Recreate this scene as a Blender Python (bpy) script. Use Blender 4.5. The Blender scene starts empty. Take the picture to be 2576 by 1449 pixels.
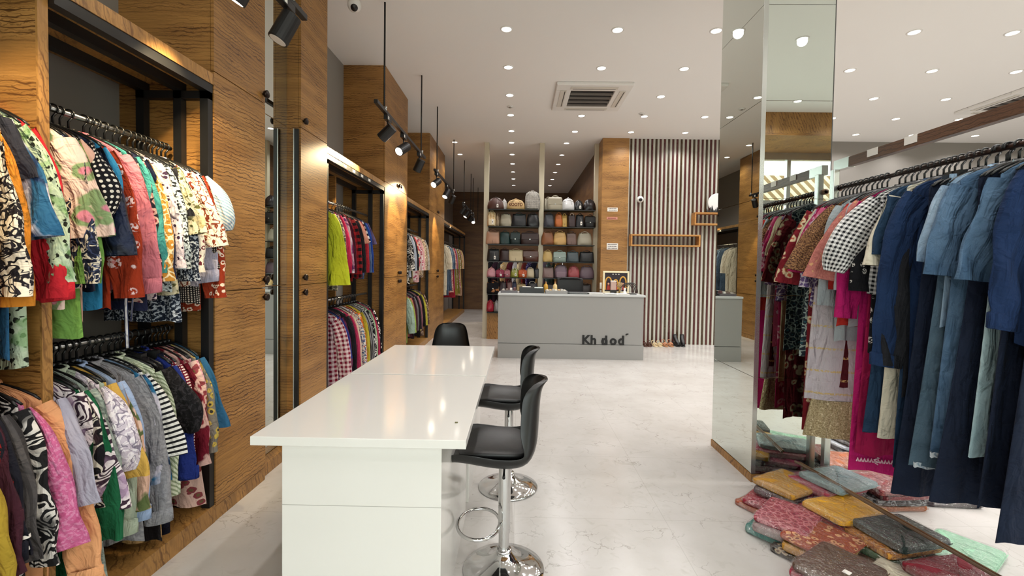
import bpy, math, random
from mathutils import Matrix, Vector
random.seed(7)
PI = math.pi
sc = bpy.context.scene
COL = sc.collection

# ------------------------------------------------------------------ camera
cam_d = bpy.data.cameras.new('camera'); cam = bpy.data.objects.new('camera', cam_d); COL.objects.link(cam)
cam_d.sensor_width = 36.0
cam_d.lens = 36.0 * 1150.0 / 2576.0
cam_d.shift_y = -21.5 / 2576.0
cam_d.clip_start = 0.05; cam_d.clip_end = 200
_r = Vector((0.99981376, 0.01303732, 0.01422922)); _d = Vector((0.01458752, -0.02781296, -0.9995067)); _f = Vector((-0.01263514, 0.99952812, -0.02799796))
cam.matrix_world = Matrix(((_r.x, -_d.x, -_f.x, 0), (_r.y, -_d.y, -_f.y, 0), (_r.z, -_d.z, -_f.z, 1.5), (0, 0, 0, 1)))
sc.camera = cam

# ------------------------------------------------------------------ world, view, sampling helpers
w = bpy.data.worlds.new('daylight'); sc.world = w; w.use_nodes = True
bg = w.node_tree.nodes['Background']
bg.inputs['Color'].default_value = (0.97, 0.965, 1.0, 1); bg.inputs['Strength'].default_value = 5.0
sc.view_settings.view_transform = 'Standard'; sc.view_settings.look = 'None'
sc.view_settings.gamma = 1.0; sc.view_settings.use_curve_mapping = False
sc.view_settings.exposure = 0.10
cy = sc.cycles
cy.use_denoising = True
cy.max_bounces = 9; cy.diffuse_bounces = 4; cy.glossy_bounces = 6; cy.transmission_bounces = 6; cy.transparent_max_bounces = 10
cy.caustics_reflective = False; cy.caustics_refractive = False
cy.sample_clamp_indirect = 6.0
DOWN_W = 32.0      # each ceiling downlight
TRACK_W = 85.0     # each lit track spot

# ------------------------------------------------------------------ materials
def lin(h):
    h = h.lstrip('#'); o = []
    for i in (0, 2, 4):
        v = int(h[i:i+2], 16) / 255
        o.append(v / 12.92 if v <= 0.04045 else ((v + 0.055) / 1.055) ** 2.4)
    return (o[0], o[1], o[2], 1)

class NT:
    def __init__(s, name):
        s.m = bpy.data.materials.new(name); s.m.use_nodes = True
        s.t = s.m.node_tree; s.b = s.t.nodes['Principled BSDF']
    def n(s, typ, props=None, ins=None):
        x = s.t.nodes.new('ShaderNode' + typ)
        for k, v in (props or {}).items(): setattr(x, k, v)
        for k, v in (ins or {}).items():
            if isinstance(v, tuple) and len(v) == 2 and hasattr(v[0], 'outputs'): s.t.links.new(v[0].outputs[v[1]], x.inputs[k])
            else: x.inputs[k].default_value = v
        return x
    def L(s, a, ao, b, bi): s.t.links.new(a.outputs[ao], b.inputs[bi])
    def math(s, op, a, b=0.0):
        x = s.n('Math', {'operation': op})
        for i, v in enumerate((a, b)):
            if isinstance(v, tuple): s.t.links.new(v[0].outputs[v[1]], x.inputs[i])
            else: x.inputs[i].default_value = v
        return (x, 0)
    def mix(s, fac, a, b):
        x = s.n('Mix', {'data_type': 'RGBA'})
        for i, v in ((0, fac), (6, a), (7, b)):
            if isinstance(v, tuple) and len(v) == 2: s.t.links.new(v[0].outputs[v[1]], x.inputs[i])
            else: x.inputs[i].default_value = v
        return (x, 2)
    def base(s, c):
        if isinstance(c, tuple) and len(c) == 2: s.t.links.new(c[0].outputs[c[1]], s.b.inputs['Base Color'])
        else: s.b.inputs['Base Color'].default_value = c
    def set(s, **k):
        for a, v in k.items(): s.b.inputs[a.replace('_', ' ')].default_value = v
        return s.m
    def bump(s, h, strength=0.3, dist=0.01):
        x = s.n('Bump', None, {'Strength': strength, 'Distance': dist}); s.t.links.new(h[0].outputs[h[1]], x.inputs['Height'])
        s.t.links.new(x.outputs[0], s.b.inputs['Normal'])

_cache = {}
def plain(name, col, rough=0.5, metal=0.0, **k):
    if name in _cache: return _cache[name]
    t = NT(name); t.base(lin(col)); m = t.set(Roughness=rough, Metallic=metal, **k)
    # slight unevenness of gloss so that every surface carries a procedural texture
    nz = t.n('TexNoise', None, {'Scale': 18.0, 'Detail': 2.0})
    r = t.n('MapRange', None, {'Value': (nz, 0), 'To Min': max(0.0, rough - 0.04), 'To Max': min(1.0, rough + 0.04)})
    t.L(r, 0, t.b, 'Roughness')
    _cache[name] = m; return m

def wood(name, c1, c2, c3, axis='h', rough=0.42):
    t = NT(name)
    g = t.n('NewGeometry')
    h = axis == 'h'
    def mp(sx, sz): return t.n('Mapping', None, {'Vector': (g, 0), 'Scale': (sx, sx, sz) if h else (sz, sz, sx)})
    def veins(scale, dist, ds, lo, hi):
        wv = t.n('TexWave', {'wave_type': 'BANDS', 'bands_direction': 'Z' if h else 'DIAGONAL'}, {'Vector': (mp(0.55, 1.0) if h else mp(0.4, 1.0), 0), 'Scale': scale, 'Distortion': dist, 'Detail': 2.5, 'Detail Scale': ds, 'Detail Roughness': 0.6})
        return t.n('MapRange', None, {'Value': (wv, 1), 'From Min': lo, 'From Max': hi, 'To Min': 0.0, 'To Max': 1.0})
    v1 = veins(14.0, 7.5, 1.0, 0.78, 0.96); v2 = veins(27.0, 11.0, 1.4, 0.78, 0.96)
    fade = t.n('MapRange', None, {'Value': (t.n('TexNoise', None, {'Vector': (mp(2.0, 9.0), 0), 'Scale': 1.3, 'Detail': 2.0}), 0), 'From Min': 0.38, 'From Max': 0.62, 'To Min': 0.15, 'To Max': 0.9})
    n1 = t.n('TexNoise', None, {'Vector': (mp(0.7, 5.0), 0), 'Scale': 1.6, 'Detail': 3.0, 'Distortion': 0.6})
    base = t.mix((t.n('MapRange', None, {'Value': (n1, 0), 'From Min': 0.36, 'From Max': 0.64}), 0), lin(c1), lin(c2))
    fine = t.n('TexNoise', None, {'Vector': (mp(3.0, 90.0), 0), 'Scale': 1.4, 'Detail': 2.0})
    b2 = t.mix((t.n('MapRange', None, {'Value': (fine, 0), 'From Min': 0.45, 'From Max': 0.75, 'To Min': 0.0, 'To Max': 0.35}), 0), base, lin(c3))
    b3 = t.mix(t.math('MULTIPLY', (v1, 0), (fade, 0)), b2, lin(c3))
    b4 = t.mix(t.math('MULTIPLY', t.math('MULTIPLY', (v2, 0), (fade, 0)), 0.6), b3, lin(c3))
    t.base(b4)
    return t.set(Roughness=rough)

WOOD = wood('zebra_wood_laminate', '#b38347', '#976b36', '#512f12')
WOODV = wood('zebra_wood_edging', '#b38347', '#9d723c', '#6a4420', 'v')
WOODD = wood('dark_wood', '#7a5834', '#654328', '#38220f')
OAKF = wood('honey_wood', '#c79250', '#b67f3f', '#8a5a28')
BROWN = wood('brown_beam', '#6f4e38', '#5d3f2c', '#3d281b')
WHITEP = plain('ceiling_paint', '#f1efec', 0.85)
GREYP = plain('grey_wall_paint', '#8f8a84', 0.85)
BLACKM = plain('black_metal', '#151414', 0.45)
CHROME = plain('chrome', '#d5d5d5', 0.06, 1.0)
STEEL = plain('brushed_steel', '#b9b9b6', 0.28, 1.0)
MIRROR = plain('mirror_glass', '#dfe6e0', 0.0, 1.0); 
for _n in list(MIRROR.node_tree.nodes):
    if _n.type == 'MAP_RANGE': MIRROR.node_tree.nodes.remove(_n)
MIRROR.node_tree.nodes['Principled BSDF'].inputs['Roughness'].default_value = 0.0
GLOSSW = plain('glossy_white_laminate', '#e9e6e0', 0.09)
GREYL = plain('grey_laminate', '#908f8c', 0.4)
GREYT = plain('pale_grey_edge', '#bdbfbe', 0.35)
PLASB = plain('black_plastic', '#121212', 0.35)
PLASW = plain('white_plastic', '#e8e6e2', 0.4)
LEATH = plain('black_leatherette', '#171617', 0.42)
PAPER = plain('white_paper', '#eeeae2', 0.8)
CREAMP = plain('cream_post_paint', '#c9c0a8', 0.4)
ALU = plain('aluminium', '#c6c8c4', 0.25, 0.9)
SLATD = plain('maroon_slat', '#4a1a18', 0.28)
SLATB = plain('walnut_slat', '#3f2812', 0.28)
SLATW = plain('pale_slat', '#c2c2b6', 0.45)

def marble():
    t = NT('marble_floor'); g = t.n('NewGeometry')
    n0 = t.n('TexNoise', None, {'Vector': (g, 0), 'Scale': 1.7, 'Detail': 6.0, 'Roughness': 0.6})
    c = t.mix((t.n('MapRange', None, {'Value': (n0, 0), 'From Min': 0.35, 'From Max': 0.7}), 0), lin('#c9c5c1'), lin('#b9b4ae'))
    off = t.n('VectorMath', {'operation': 'SCALE'}, {0: (t.n('TexNoise', None, {'Vector': (g, 0), 'Scale': 5.0, 'Detail': 5.0}), 1)}); off.inputs[3].default_value = 0.45
    ad = t.n('VectorMath', {'operation': 'ADD'}, {0: (g, 0), 1: (off, 0)})
    vo = t.n('TexVoronoi', {'feature': 'DISTANCE_TO_EDGE'}, {'Vector': (ad, 0), 'Scale': 2.9})
    cr = t.n('MapRange', None, {'Value': (vo, 0), 'From Min': 0.0, 'From Max': 0.012, 'To Min': 1.0, 'To Max': 0.0})
    msk = t.n('MapRange', None, {'Value': (t.n('TexNoise', None, {'Vector': (g, 0), 'Scale': 3.6, 'Detail': 3.0}), 0), 'From Min': 0.46, 'From Max': 0.6, 'To Min': 0.0, 'To Max': 0.6})
    c = t.mix(t.math('MULTIPLY', (cr, 0), (msk, 0)), c, lin('#7d7468'))
    bl = t.n('MapRange', None, {'Value': (t.n('TexNoise', None, {'Vector': (g, 0), 'Scale': 9.0, 'Detail': 4.0, 'Distortion': 1.5}), 0), 'From Min': 0.58, 'From Max': 0.75, 'To Min': 0.0, 'To Max': 0.35})
    c = t.mix((bl, 0), c, lin('#a39c90'))
    br = t.n('TexBrick', {'offset': 0.0}, {'Vector': (g, 0), 'Scale': 1.0, 'Mortar Size': 0.0025, 'Brick Width': 0.9, 'Row Height': 0.9, 'Mortar Smooth': 0.2})
    c = t.mix(t.math('MULTIPLY', (br, 1), 0.25), c, lin('#8f887c'))
    t.base(c)
    return t.set(Roughness=0.22)
MARBLE = marble()

def emis(name, col, strength):
    t = NT(name); t.base(lin(col)); t.b.inputs['Emission Color'].default_value = lin(col); t.b.inputs['Emission Strength'].default_value = strength
    return t.m
LENS = emis('lamp_lens', '#fff6ea', 9.0)
LENSW = emis('spot_lens', '#fff0d8', 14.0)

def film():
    t = NT('clear_plastic_film'); t.m.node_tree.nodes.remove(t.b)
    tr = t.n('BsdfTransparent'); gl = t.n('BsdfGlossy', None, {'Roughness': 0.10, 'Color': (1, 1, 1, 1)})
    nz = t.n('TexNoise', None, {'Scale': 14.0, 'Detail': 3.0, 'Distortion': 1.0}); bp = t.n('Bump', None, {'Strength': 0.9, 'Distance': 0.02, 'Height': (nz, 0)})
    t.L(bp, 0, gl, 'Normal')
    mx = t.n('MixShader', None, {0: 0.20}); t.L(tr, 0, mx, 1); t.L(gl, 0, mx, 2)
    t.L(mx, 0, t.t.nodes['Material Output'], 'Surface'); return t.m
FILM = film()
def glass(name, tint, fac=0.08):
    t = NT(name); t.m.node_tree.nodes.remove(t.b)
    tr = t.n('BsdfTransparent', None, {'Color': lin(tint)}); gl = t.n('BsdfGlossy', None, {'Roughness': 0.0})
    mx = t.n('MixShader', None, {0: fac}); t.L(tr, 0, mx, 1); t.L(gl, 0, mx, 2)
    t.L(mx, 0, t.t.nodes['Material Output'], 'Surface'); return t.m
GLASS = glass('shop_glass', '#eef4f0', 0.06)
SHELFG = glass('shelf_glass', '#9fb3ad', 0.15)

_fc = {}
def fab(pat, c1, c2='#ffffff', c3='#000000', s=1.0, rough=0.9):
    """a cloth material; pattern coordinates are UV in metres"""
    key = (pat, c1, c2, c3, s)
    if key in _fc: return _fc[key]
    s = s * {'scribble': 1.6, 'zebra': 1.5, 'leopard': 1.3, 'floral': 1.4, 'bloom': 1.35, 'paisley': 1.5, 'motif': 1.25}.get(pat, 1.0)
    t = NT(pat + '_cloth'); uv = t.n('UVMap'); V = t.n('Mapping', None, {'Vector': (uv, 0), 'Scale': (s, s, s)})
    a, b, c = lin(c1), lin(c2), lin(c3)
    def noise(scale, det=2.0, dis=0.0, v=None): return t.n('TexNoise', None, {'Vector': (v or V, 0), 'Scale': scale, 'Detail': det, 'Distortion': dis})
    def ramp(v, lo, hi, t0=0.0, t1=1.0): return (t.n('MapRange', None, {'Value': v, 'From Min': lo, 'From Max': hi, 'To Min': t0, 'To Max': t1}), 0)
    def distort(amount, scale):
        o = t.n('VectorMath', {'operation': 'SCALE'}, {0: (noise(scale), 1)}); o.inputs[3].default_value = amount
        return t.n('VectorMath', {'operation': 'ADD'}, {0: (V, 0), 1: (o, 0)})
    sep = t.n('SeparateXYZ', None, {0: (V, 0)})
    if pat == 'solid':
        out = t.mix(ramp((noise(6.0), 0), 0.3, 0.7, 0.0, 0.12), a, b)
    elif pat == 'floral':
        d = distort(0.03, 22.0)
        vo = t.n('TexVoronoi', None, {'Vector': (d, 0), 'Scale': 16.0, 'Randomness': 0.9})
        out = t.mix(ramp((vo, 0), 0.40, 0.36), a, b); out = t.mix(ramp((vo, 0), 0.2, 0.16), out, c)
    elif pat == 'bloom':
        d = distort(0.09, 9.0)
        vo = t.n('TexVoronoi', None, {'Vector': (d, 0), 'Scale': 6.5, 'Randomness': 1.0})
        out = t.mix(ramp((vo, 0), 0.45, 0.38), a, b); out = t.mix(ramp((vo, 0), 0.26, 0.20), out, c)
    elif pat == 'motif':
        vo = t.n('TexVoronoi', None, {'Vector': (V, 0), 'Scale': 9.0, 'Randomness': 0.55})
        ring = t.math('MULTIPLY', ramp((vo, 0), 0.33, 0.30), ramp((noise(60.0), 0), 0.46, 0.5))
        out = t.mix(ring, a, b); out = t.mix(ramp((vo, 0), 0.12, 0.09), out, c)
    elif pat in ('stripe_v', 'stripe_h', 'stripe_d'):
        ax = {'stripe_v': (sep, 0), 'stripe_h': (sep, 1)}.get(pat) or t.math('ADD', (sep, 0), (sep, 1))
        sn = t.math('SINE', t.math('MULTIPLY', ax, 260.0)); out = t.mix(ramp(sn, 0.1, 0.25), a, b)
    elif pat == 'check':
        x = ramp(t.math('SINE', t.math('MULTIPLY', (sep, 0), 260.0)), -0.1, 0.1); y = ramp(t.math('SINE', t.math('MULTIPLY', (sep, 1), 260.0)), -0.1, 0.1)
        out = t.mix(t.math('MULTIPLY', t.math('ADD', x, y), 0.5), a, b)
    elif pat == 'plaid':
        x = ramp(t.math('SINE', t.math('MULTIPLY', (sep, 0), 90.0)), 0.0, 0.15); y = ramp(t.math('SINE', t.math('MULTIPLY', (sep, 1), 90.0)), 0.0, 0.15)
        out = t.mix(t.math('MULTIPLY', t.math('ADD', x, y), 0.5), a, b)
    elif pat == 'dots':
        vo = t.n('TexVoronoi', None, {'Vector': (V, 0), 'Scale': 45.0, 'Randomness': 0.1}); out = t.mix(ramp((vo, 0), 0.30, 0.26), a, b)
    elif pat == 'leopard':
        d = distort(0.02, 30.0); vo = t.n('TexVoronoi', None, {'Vector': (d, 0), 'Scale': 34.0})
        ring = t.math('MULTIPLY', ramp((vo, 0), 0.45, 0.40), ramp((noise(26.0), 0), 0.42, 0.47)); out = t.mix(ring, a, b)
        out = t.mix(ramp((noise(9.0), 0), 0.55, 0.62, 0, 0.7), out, c)
    elif pat == 'scribble':
        n1 = noise(17.0, 1.5, 0.6); v = t.math('ABSOLUTE', t.math('SUBTRACT', (n1, 0), 0.5))
        out = t.mix(ramp(v, 0.055, 0.04), a, b)
        n2 = noise(11.0, 1.0, 1.2); v2 = t.math('ABSOLUTE', t.math('SUBTRACT', (n2, 0), 0.44)); out = t.mix(ramp(v2, 0.03, 0.02), out, c)
    elif pat == 'zebra':
        n1 = noise(8.0, 1.5, 0.5); sn = t.math('SINE', t.math('MULTIPLY', (n1, 0), 48.0)); out = t.mix(ramp(sn, 0.0, 0.2), a, b)
        out = t.mix(ramp((noise(4.0), 0), 0.52, 0.6, 0, 0.8), out, c)
    elif pat == 'paisley':
        d = distort(0.05, 14.0); vo = t.n('TexVoronoi', {'feature': 'DISTANCE_TO_EDGE'}, {'Vector': (d, 0), 'Scale': 17.0})
        vf = t.n('TexVoronoi', None, {'Vector': (d, 0), 'Scale': 17.0})
        out = t.mix(ramp((vo, 0), 0.10, 0.07), a, b); out = t.mix(ramp((vf, 0), 0.2, 0.17), out, c)
    elif pat == 'tiedye':
        n1 = noise(4.5, 3.0, 1.2); out = t.mix(ramp((n1, 0), 0.42, 0.54), a, b); n2 = noise(6.0, 3.0, 1.0); out = t.mix(ramp((n2, 0), 0.55, 0.63), out, c)
    elif pat == 'speckle':
        n1 = noise(75.0, 2.0); out = t.mix(ramp((n1, 0), 0.50, 0.55), a, b); out = t.mix(ramp((noise(30.0), 0), 0.60, 0.66), out, c)
    elif pat == 'denim':
        n1 = noise(3.5, 3.0); out = t.mix(ramp((n1, 0), 0.35, 0.72), a, b)
        out = t.mix(ramp((noise(9.0, 4.0, 1.0), 0), 0.55, 0.8, 0.0, 0.5), out, b)
        tw = noise(420.0, 1.0); out = t.mix(ramp((tw, 0), 0.35, 0.7, 0.0, 0.3), out, c)
    elif pat == 'bands':
        sn = t.math('SINE', t.math('MULTIPLY', (sep, 1), 44.0)); g = t.math('MULTIPLY', ramp(sn, 0.95, 0.97), ramp((noise(90.0), 0), 0.40, 0.5))
        out = t.mix(g, a, b); out = t.mix(ramp((noise(3.0), 0), 0.5, 0.7, 0, 0.3), out, c)
    elif pat == 'sequin':
        out = t.mix(ramp((noise(120.0, 3.0), 0), 0.42, 0.6), a, b); out = t.mix(ramp((noise(60.0), 0), 0.62, 0.68), out, c)
    t.base(out)
    fv = t.n('Mapping', None, {'Vector': (uv, 0), 'Scale': (11.0, 2.6, 1.0), 'Rotation': (0, 0, 0.25)})
    h1 = t.n('TexNoise', None, {'Vector': (fv, 0), 'Scale': 1.6, 'Detail': 3.0, 'Distortion': 0.7}); h2 = t.n('TexNoise', None, {'Vector': (uv, 0), 'Scale': 16.0, 'Detail': 3.0, 'Distortion': 1.0})
    h = t.math('ADD', (h1, 0), t.math('MULTIPLY', (h2, 0), 0.35)); t.bump(h, 0.85, 0.05)
    m = t.set(Roughness=rough)
    t.b.inputs['Specular IOR Level'].default_value = 0.25
    _fc[key] = m; return m

# ------------------------------------------------------------------ mesh builder
class MB:
    def __init__(s): s.v = []; s.f = []; s.uv = []
    def face(s, idx, uv=None): s.f.append(tuple(idx)); s.uv.append(uv)
    def box(s, x0, x1, y0, y1, z0, z1):
        b = len(s.v)
        for z in (z0, z1):
            for (x, y) in ((x0, y0), (x1, y0), (x1, y1), (x0, y1)): s.v.append((x, y, z))
        for q in ((0, 3, 2, 1), (4, 5, 6, 7), (0, 1, 5, 4), (1, 2, 6, 5), (2, 3, 7, 6), (3, 0, 4, 7)): s.face([b + i for i in q])
        return s
    def quad(s, a, b, c, d):
        k = len(s.v); s.v += [a, b, c, d]; s.face((k, k+1, k+2, k+3)); return s
    def grid(s, rows, closed=True, capa=False, capb=False, uvf=None):
        """rows: list of rings of points"""
        b = len(s.v); n = len(rows[0]); m = len(rows)
        for r in rows: s.v += [tuple(p) for p in r]
        per = [0.0]
        mid = rows[m // 2]
        for j in range(n):
            a = mid[j]; c = mid[(j + 1) % n]; per.append(per[-1] + math.dist(a, c))
        dist = [0.0]
        for i in range(1, m): dist.append(dist[-1] + math.dist(rows[i-1][0], rows[i][0]))
        for i in range(m - 1):
            for j in range(n if closed else n - 1):
                k = (j + 1) % n
                s.face((b + i*n + j, b + i*n + k, b + (i+1)*n + k, b + (i+1)*n + j),
                       ((per[j], -dist[i]), (per[j+1], -dist[i]), (per[j+1], -dist[i+1]), (per[j], -dist[i+1])))
        if capa: s.face([b + j for j in range(n)][::-1])
        if capb: s.face([b + (m-1)*n + j for j in range(n)])
        return s
    def tube(s, pts, r, n=10, caps=True, flat=None):
        pts = [Vector(p) for p in pts]; rows = []
        up = None
        for i, p in enumerate(pts):
            d = (pts[min(i+1, len(pts)-1)] - pts[max(i-1, 0)]).normalized()
            if up is None:
                up = Vector((0, 0, 1)) if abs(d.z) < 0.9 else Vector((0, 1, 0))
            a = d.cross(up)
            if a.length < 1e-4: a = d.cross(Vector((1, 0, 0)))
            a.normalize(); bb = a.cross(d).normalized(); up = bb
            rr = r[i] if isinstance(r, (list, tuple)) else r
            rows.append([tuple(p + a * (math.cos(2*PI*k/n) * rr) + bb * (math.sin(2*PI*k/n) * rr * (flat or 1))) for k in range(n)])
        return s.grid(rows, True, caps, caps)
    def lathe(s, prof, n=24, c=(0, 0, 0), capa=False, capb=False):
        return s.grid([[(c[0] + r*math.cos(2*PI*k/n), c[1] + r*math.sin(2*PI*k/n), c[2] + z) for k in range(n)] for r, z in prof], True, capa, capb)
    def cyl(s, p0, p1, r, n=12): return s.tube([p0, p1], r, n)
    def rbox(s, w, d, h, c=(0, 0, 0), e=5.0, n=32, m=8, puff=0.0):
        """rounded slab: superellipse plan, rounded in section"""
        rows = []
        for i in range(m + 1):
            a = -PI/2 + PI * i / m; zz = math.sin(a); k = max(0.02, math.cos(a)) ** 0.35
            ring = []
            for j in range(n):
                th = 2*PI*j/n; cx = abs(math.cos(th)) ** (2/e) * (1 if math.cos(th) >= 0 else -1); cy_ = abs(math.sin(th)) ** (2/e) * (1 if math.sin(th) >= 0 else -1)
                kk = 1 - (1 - k) * 0.16
                ring.append((c[0] + w/2*cx*kk, c[1] + d/2*cy_*kk, c[2] + h/2 + h/2 * (abs(zz) ** 0.8 * (1 if zz > 0 else -1)) * 1.0))
            rows.append(ring)
        return s.grid(rows, True, True, True)

def mk(name, mb, mat, parent=None, local=False, smooth=False, bevel=0.0, solid=0.0, sub=0):
    me = bpy.data.meshes.new(name)
    off = (0, 0, 0)
    if parent is not None and not local:
        off = parent.location.copy(); p = parent.parent
        while p is not None: off = off + p.location; p = p.parent
    me.from_pydata([(x - off[0], y - off[1], z - off[2]) for x, y, z in mb.v], [], mb.f)
    if any(u for u in mb.uv):
        ul = me.uv_layers.new(name='UVMap'); k = 0; flat = []
        for f, u in zip(mb.f, mb.uv):
            if u is None: flat += [0.0, 0.0] * len(f)
            else:
                for q in u: flat += [q[0], q[1]]
        ul.data.foreach_set('uv', flat)
    for m_ in (mat if isinstance(mat, (list, tuple)) else [mat]): me.materials.append(m_)
    if smooth:
        me.polygons.foreach_set('use_smooth', [True] * len(me.polygons))
    me.update()
    o = bpy.data.objects.new(name, me); COL.objects.link(o)
    if parent is not None: o.parent = parent
    if bevel:
        b = o.modifiers.new('bevel', 'BEVEL'); b.width = bevel; b.segments = 2; b.limit_method = 'ANGLE'
    if solid:
        b = o.modifiers.new('solid', 'SOLIDIFY'); b.thickness = solid; b.offset = 0
    if sub:
        b = o.modifiers.new('sub', 'SUBSURF'); b.levels = sub; b.render_levels = sub
    return o

def tag(o, label, cat, group=None):
    o['label'] = label; o['category'] = cat
    if group: o['group'] = group
    return o
def thing(name, label, cat, loc=(0, 0, 0), rz=0.0, group=None):
    o = bpy.data.objects.new(name, None); COL.objects.link(o); o.empty_display_size = 0.05
    o.location = loc; o.rotation_euler = (0, 0, rz); return tag(o, label, cat, group)
def struct(name, mb, mat, parent=None, **k):
    o = mk(name, mb, mat, parent, **k)
    o['kind'] = 'structure'; return o
def copy_tree(root, loc, rz=None, label=None, group=None):
    r = root.copy(); COL.objects.link(r); r.location = loc
    if rz is not None: r.rotation_euler = (0, 0, rz)
    if label: r['label'] = label
    if group: r['group'] = group
    for ch in root.children:
        c = ch.copy(); COL.objects.link(c); c.parent = r
        for g in ch.children:
            d = g.copy(); COL.objects.link(d); d.parent = c
    return r

CEIL = 4.05
XW = -2.27      # left wall plane
XF = -1.73      # front plane of the built-ins

# ------------------------------------------------------------------ room shell
struct('floor', MB().box(-2.5, 11.2, -2.3, 16.2, -0.1, 0.0), MARBLE)
struct('ceiling', MB().box(-2.5, 11.2, -2.3, 16.2, CEIL, CEIL + 0.1), WHITEP)
struct('wall_left', MB().box(XW - 0.1, XW, -2.3, 16.2, 0, CEIL), GREYP)
struct('wall_right', MB().box(11.0, 11.1, -2.3, 9.2, 0, CEIL), GREYP)
struct('wall_end', MB().box(XW, 1.78, 15.8, 15.9, 0, CEIL), WOODD)
struct('wall_passage', MB().box(1.68, 1.78, 9.6, 15.8, 0, CEIL), WOODD)
wb = struct('wall_back', MB().box(1.68, 11.0, 9.14, 9.24, 0, CEIL), GREYP)
struct('wall_back_column', MB().box(1.63, 2.15, 9.06, 9.6, 0, CEIL), WOOD)
sl = MB(); sl2 = MB(); sl.box(2.15, 4.9, 9.11, 9.14, 0, CEIL)
struct('wall_back_panel', sl, SLATW)
a_ = MB(); b_ = MB(); c_ = MB()
for i in range(33):
    x = 2.197 + i * 0.0823
    (a_ if (i * 7) % 3 else b_).box(x - 0.019, x + 0.019, 9.102, 9.11, 0, CEIL)
    c_.box(x + 0.033, x + 0.049, 9.104, 9.11, 0, CEIL)
struct('wall_back_slats', a_, SLATD); struct('wall_back_slats', b_, SLATB); struct('wall_back_slats', c_, SLATW)

# shop front behind the camera: wood fascia, glazed front, street side
struct('trim_1', MB().box(-2.27, 11.0, -1.15, -1.05, 3.72, CEIL), WOODV)
struct('trim_2', MB().box(-2.27, 11.0, -2.3, -1.05, 3.68, 3.72), WOOD)
fr = MB()
for x in (-2.2, -0.6, 1.0, 2.2, 3.4, 5.0, 7.0, 9.0, 10.95): fr.box(x - 0.035, x + 0.035, -2.24, -2.16, 0, 3.68)
fr.box(-2.27, 11.0, -2.26, -2.14, 0, 0.1); fr.box(-2.27, 11.0, -2.25, -2.15, 2.72, 2.80); fr.box(-2.27, 11.0, -2.25, -2.15, 3.55, 3.68)
wf = struct('window_1', fr, ALU)
struct('window_pane', MB().box(-2.2, 10.95, -2.205, -2.195, 0.1, 3.55), GLASS, wf)
pav = NT('paving'); pav.base(lin('#c4bfb6')); pav.set(Roughness=0.9)
struct('ground', MB().box(-20, 30, -30, -2.3, -0.12, -0.02), pav.m)
def cladding():
    t = NT('diagonal_timber'); g = t.n('NewGeometry'); s = t.n('SeparateXYZ', None, {0: (g, 0)})
    sn = t.math('SINE', t.math('MULTIPLY', t.math('ADD', (s, 0), (s, 2)), 26.0))
    t.base(t.mix((t.n('MapRange', None, {'Value': sn, 'From Min': -0.05, 'From Max': 0.05}), 0), lin('#f0e2c0'), lin('#9c7a50')))
    return t.set(Roughness=0.6)
struct('street_screen', MB().box(4.6, 11.5, -5.6, -5.5, 0.3, 3.95), cladding())
struct('street_canopy', MB().box(-4.0, 14.0, -3.6, -2.3, 3.9, 4.0), WHITEP)

# ------------------------------------------------------------------ ceiling lights
xs = [-0.16, 1.03, 2.08, 3.09, 4.17, 5.20, 6.25, 7.29, 8.44, 9.55]
ys = [-0.56, 0.37, 1.30, 2.22, 3.15, 4.07, 4.98, 5.92, 6.87, 7.76, 8.66]
dl0 = None
def downlight(x, y, label='round recessed white ceiling downlight, switched on', group='ceiling downlights'):
    global dl0
    if dl0 is None:
        t = thing('ceiling_downlight', label, 'ceiling light', (x, y, CEIL), 0, group)
        mk('trim_ring', MB().lathe([(0.052, -0.002), (0.054, -0.008), (0.068, -0.006), (0.07, 0.0)], 24), PLASW, t, local=True, smooth=True)
        mk('lens', MB().lathe([(0.052, -0.003), (0.03, -0.006), (0.002, -0.007)], 24, capb=True), LENS, t, local=True, smooth=True)
        ld = bpy.data.lights.new('downlight_lamp', 'SPOT'); ld.energy = DOWN_W; ld.color = (1.0, 0.98, 0.965); ld.spot_size = 2.5; ld.spot_blend = 0.7; ld.shadow_soft_size = 0.05
        lo = bpy.data.objects.new('downlight_lamp', ld); COL.objects.link(lo); lo.parent = t; lo.location = (0, 0, -0.03)
        dl0 = t
    else: copy_tree(dl0, (x, y, CEIL), None, label, group)
for y in ys:
    for x in xs:
        if abs(x - 1.03) < 0.1 and abs(y - 6.87) < 0.1: continue
        if x > 7.9 and y < 5: continue
        if y < 4.5 and x < 3: 
            if (round(x) + ys.index(y)) % 2: continue
        if y > 9: continue
        if abs(x - 6.25) < 0.05 and abs(y - 6.87) < 0.05: pass
        if abs(x - 7.29) < 0.05 and abs(y - 6.87) < 0.05: continue
        if abs(x - 3.09) < 0.1 and abs(y - 5.92) < 0.1: continue
        i_, j_ = xs.index(x), ys.index(y)
        o_ = ('leftmost', 'second from left', 'third from left', 'fourth from left', 'fifth from left', 'sixth from left', 'seventh from left', 'eighth from left', 'ninth from left', 'rightmost')[i_]
        r_ = ('eleventh', 'tenth', 'ninth', 'eighth', 'seventh', 'sixth', 'fifth', 'fourth', 'third', 'second', 'first')[j_]
        downlight(x, y, 'round ceiling downlight, %s in the %s row out from the striped wall' % (o_, r_))
for y in (9.47, 10.46, 11.4, 12.37, 13.35, 14.37):
    for x in (-0.17, 0.96): downlight(x, y, 'passage downlight, %s column, %s row behind the bag shelves' % ('left' if x < 0 else 'right', {9.47: 'first', 10.46: 'second', 11.4: 'third', 12.37: 'fourth', 13.35: 'fifth', 14.37: 'sixth'}[y]), 'passage downlights')
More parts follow.
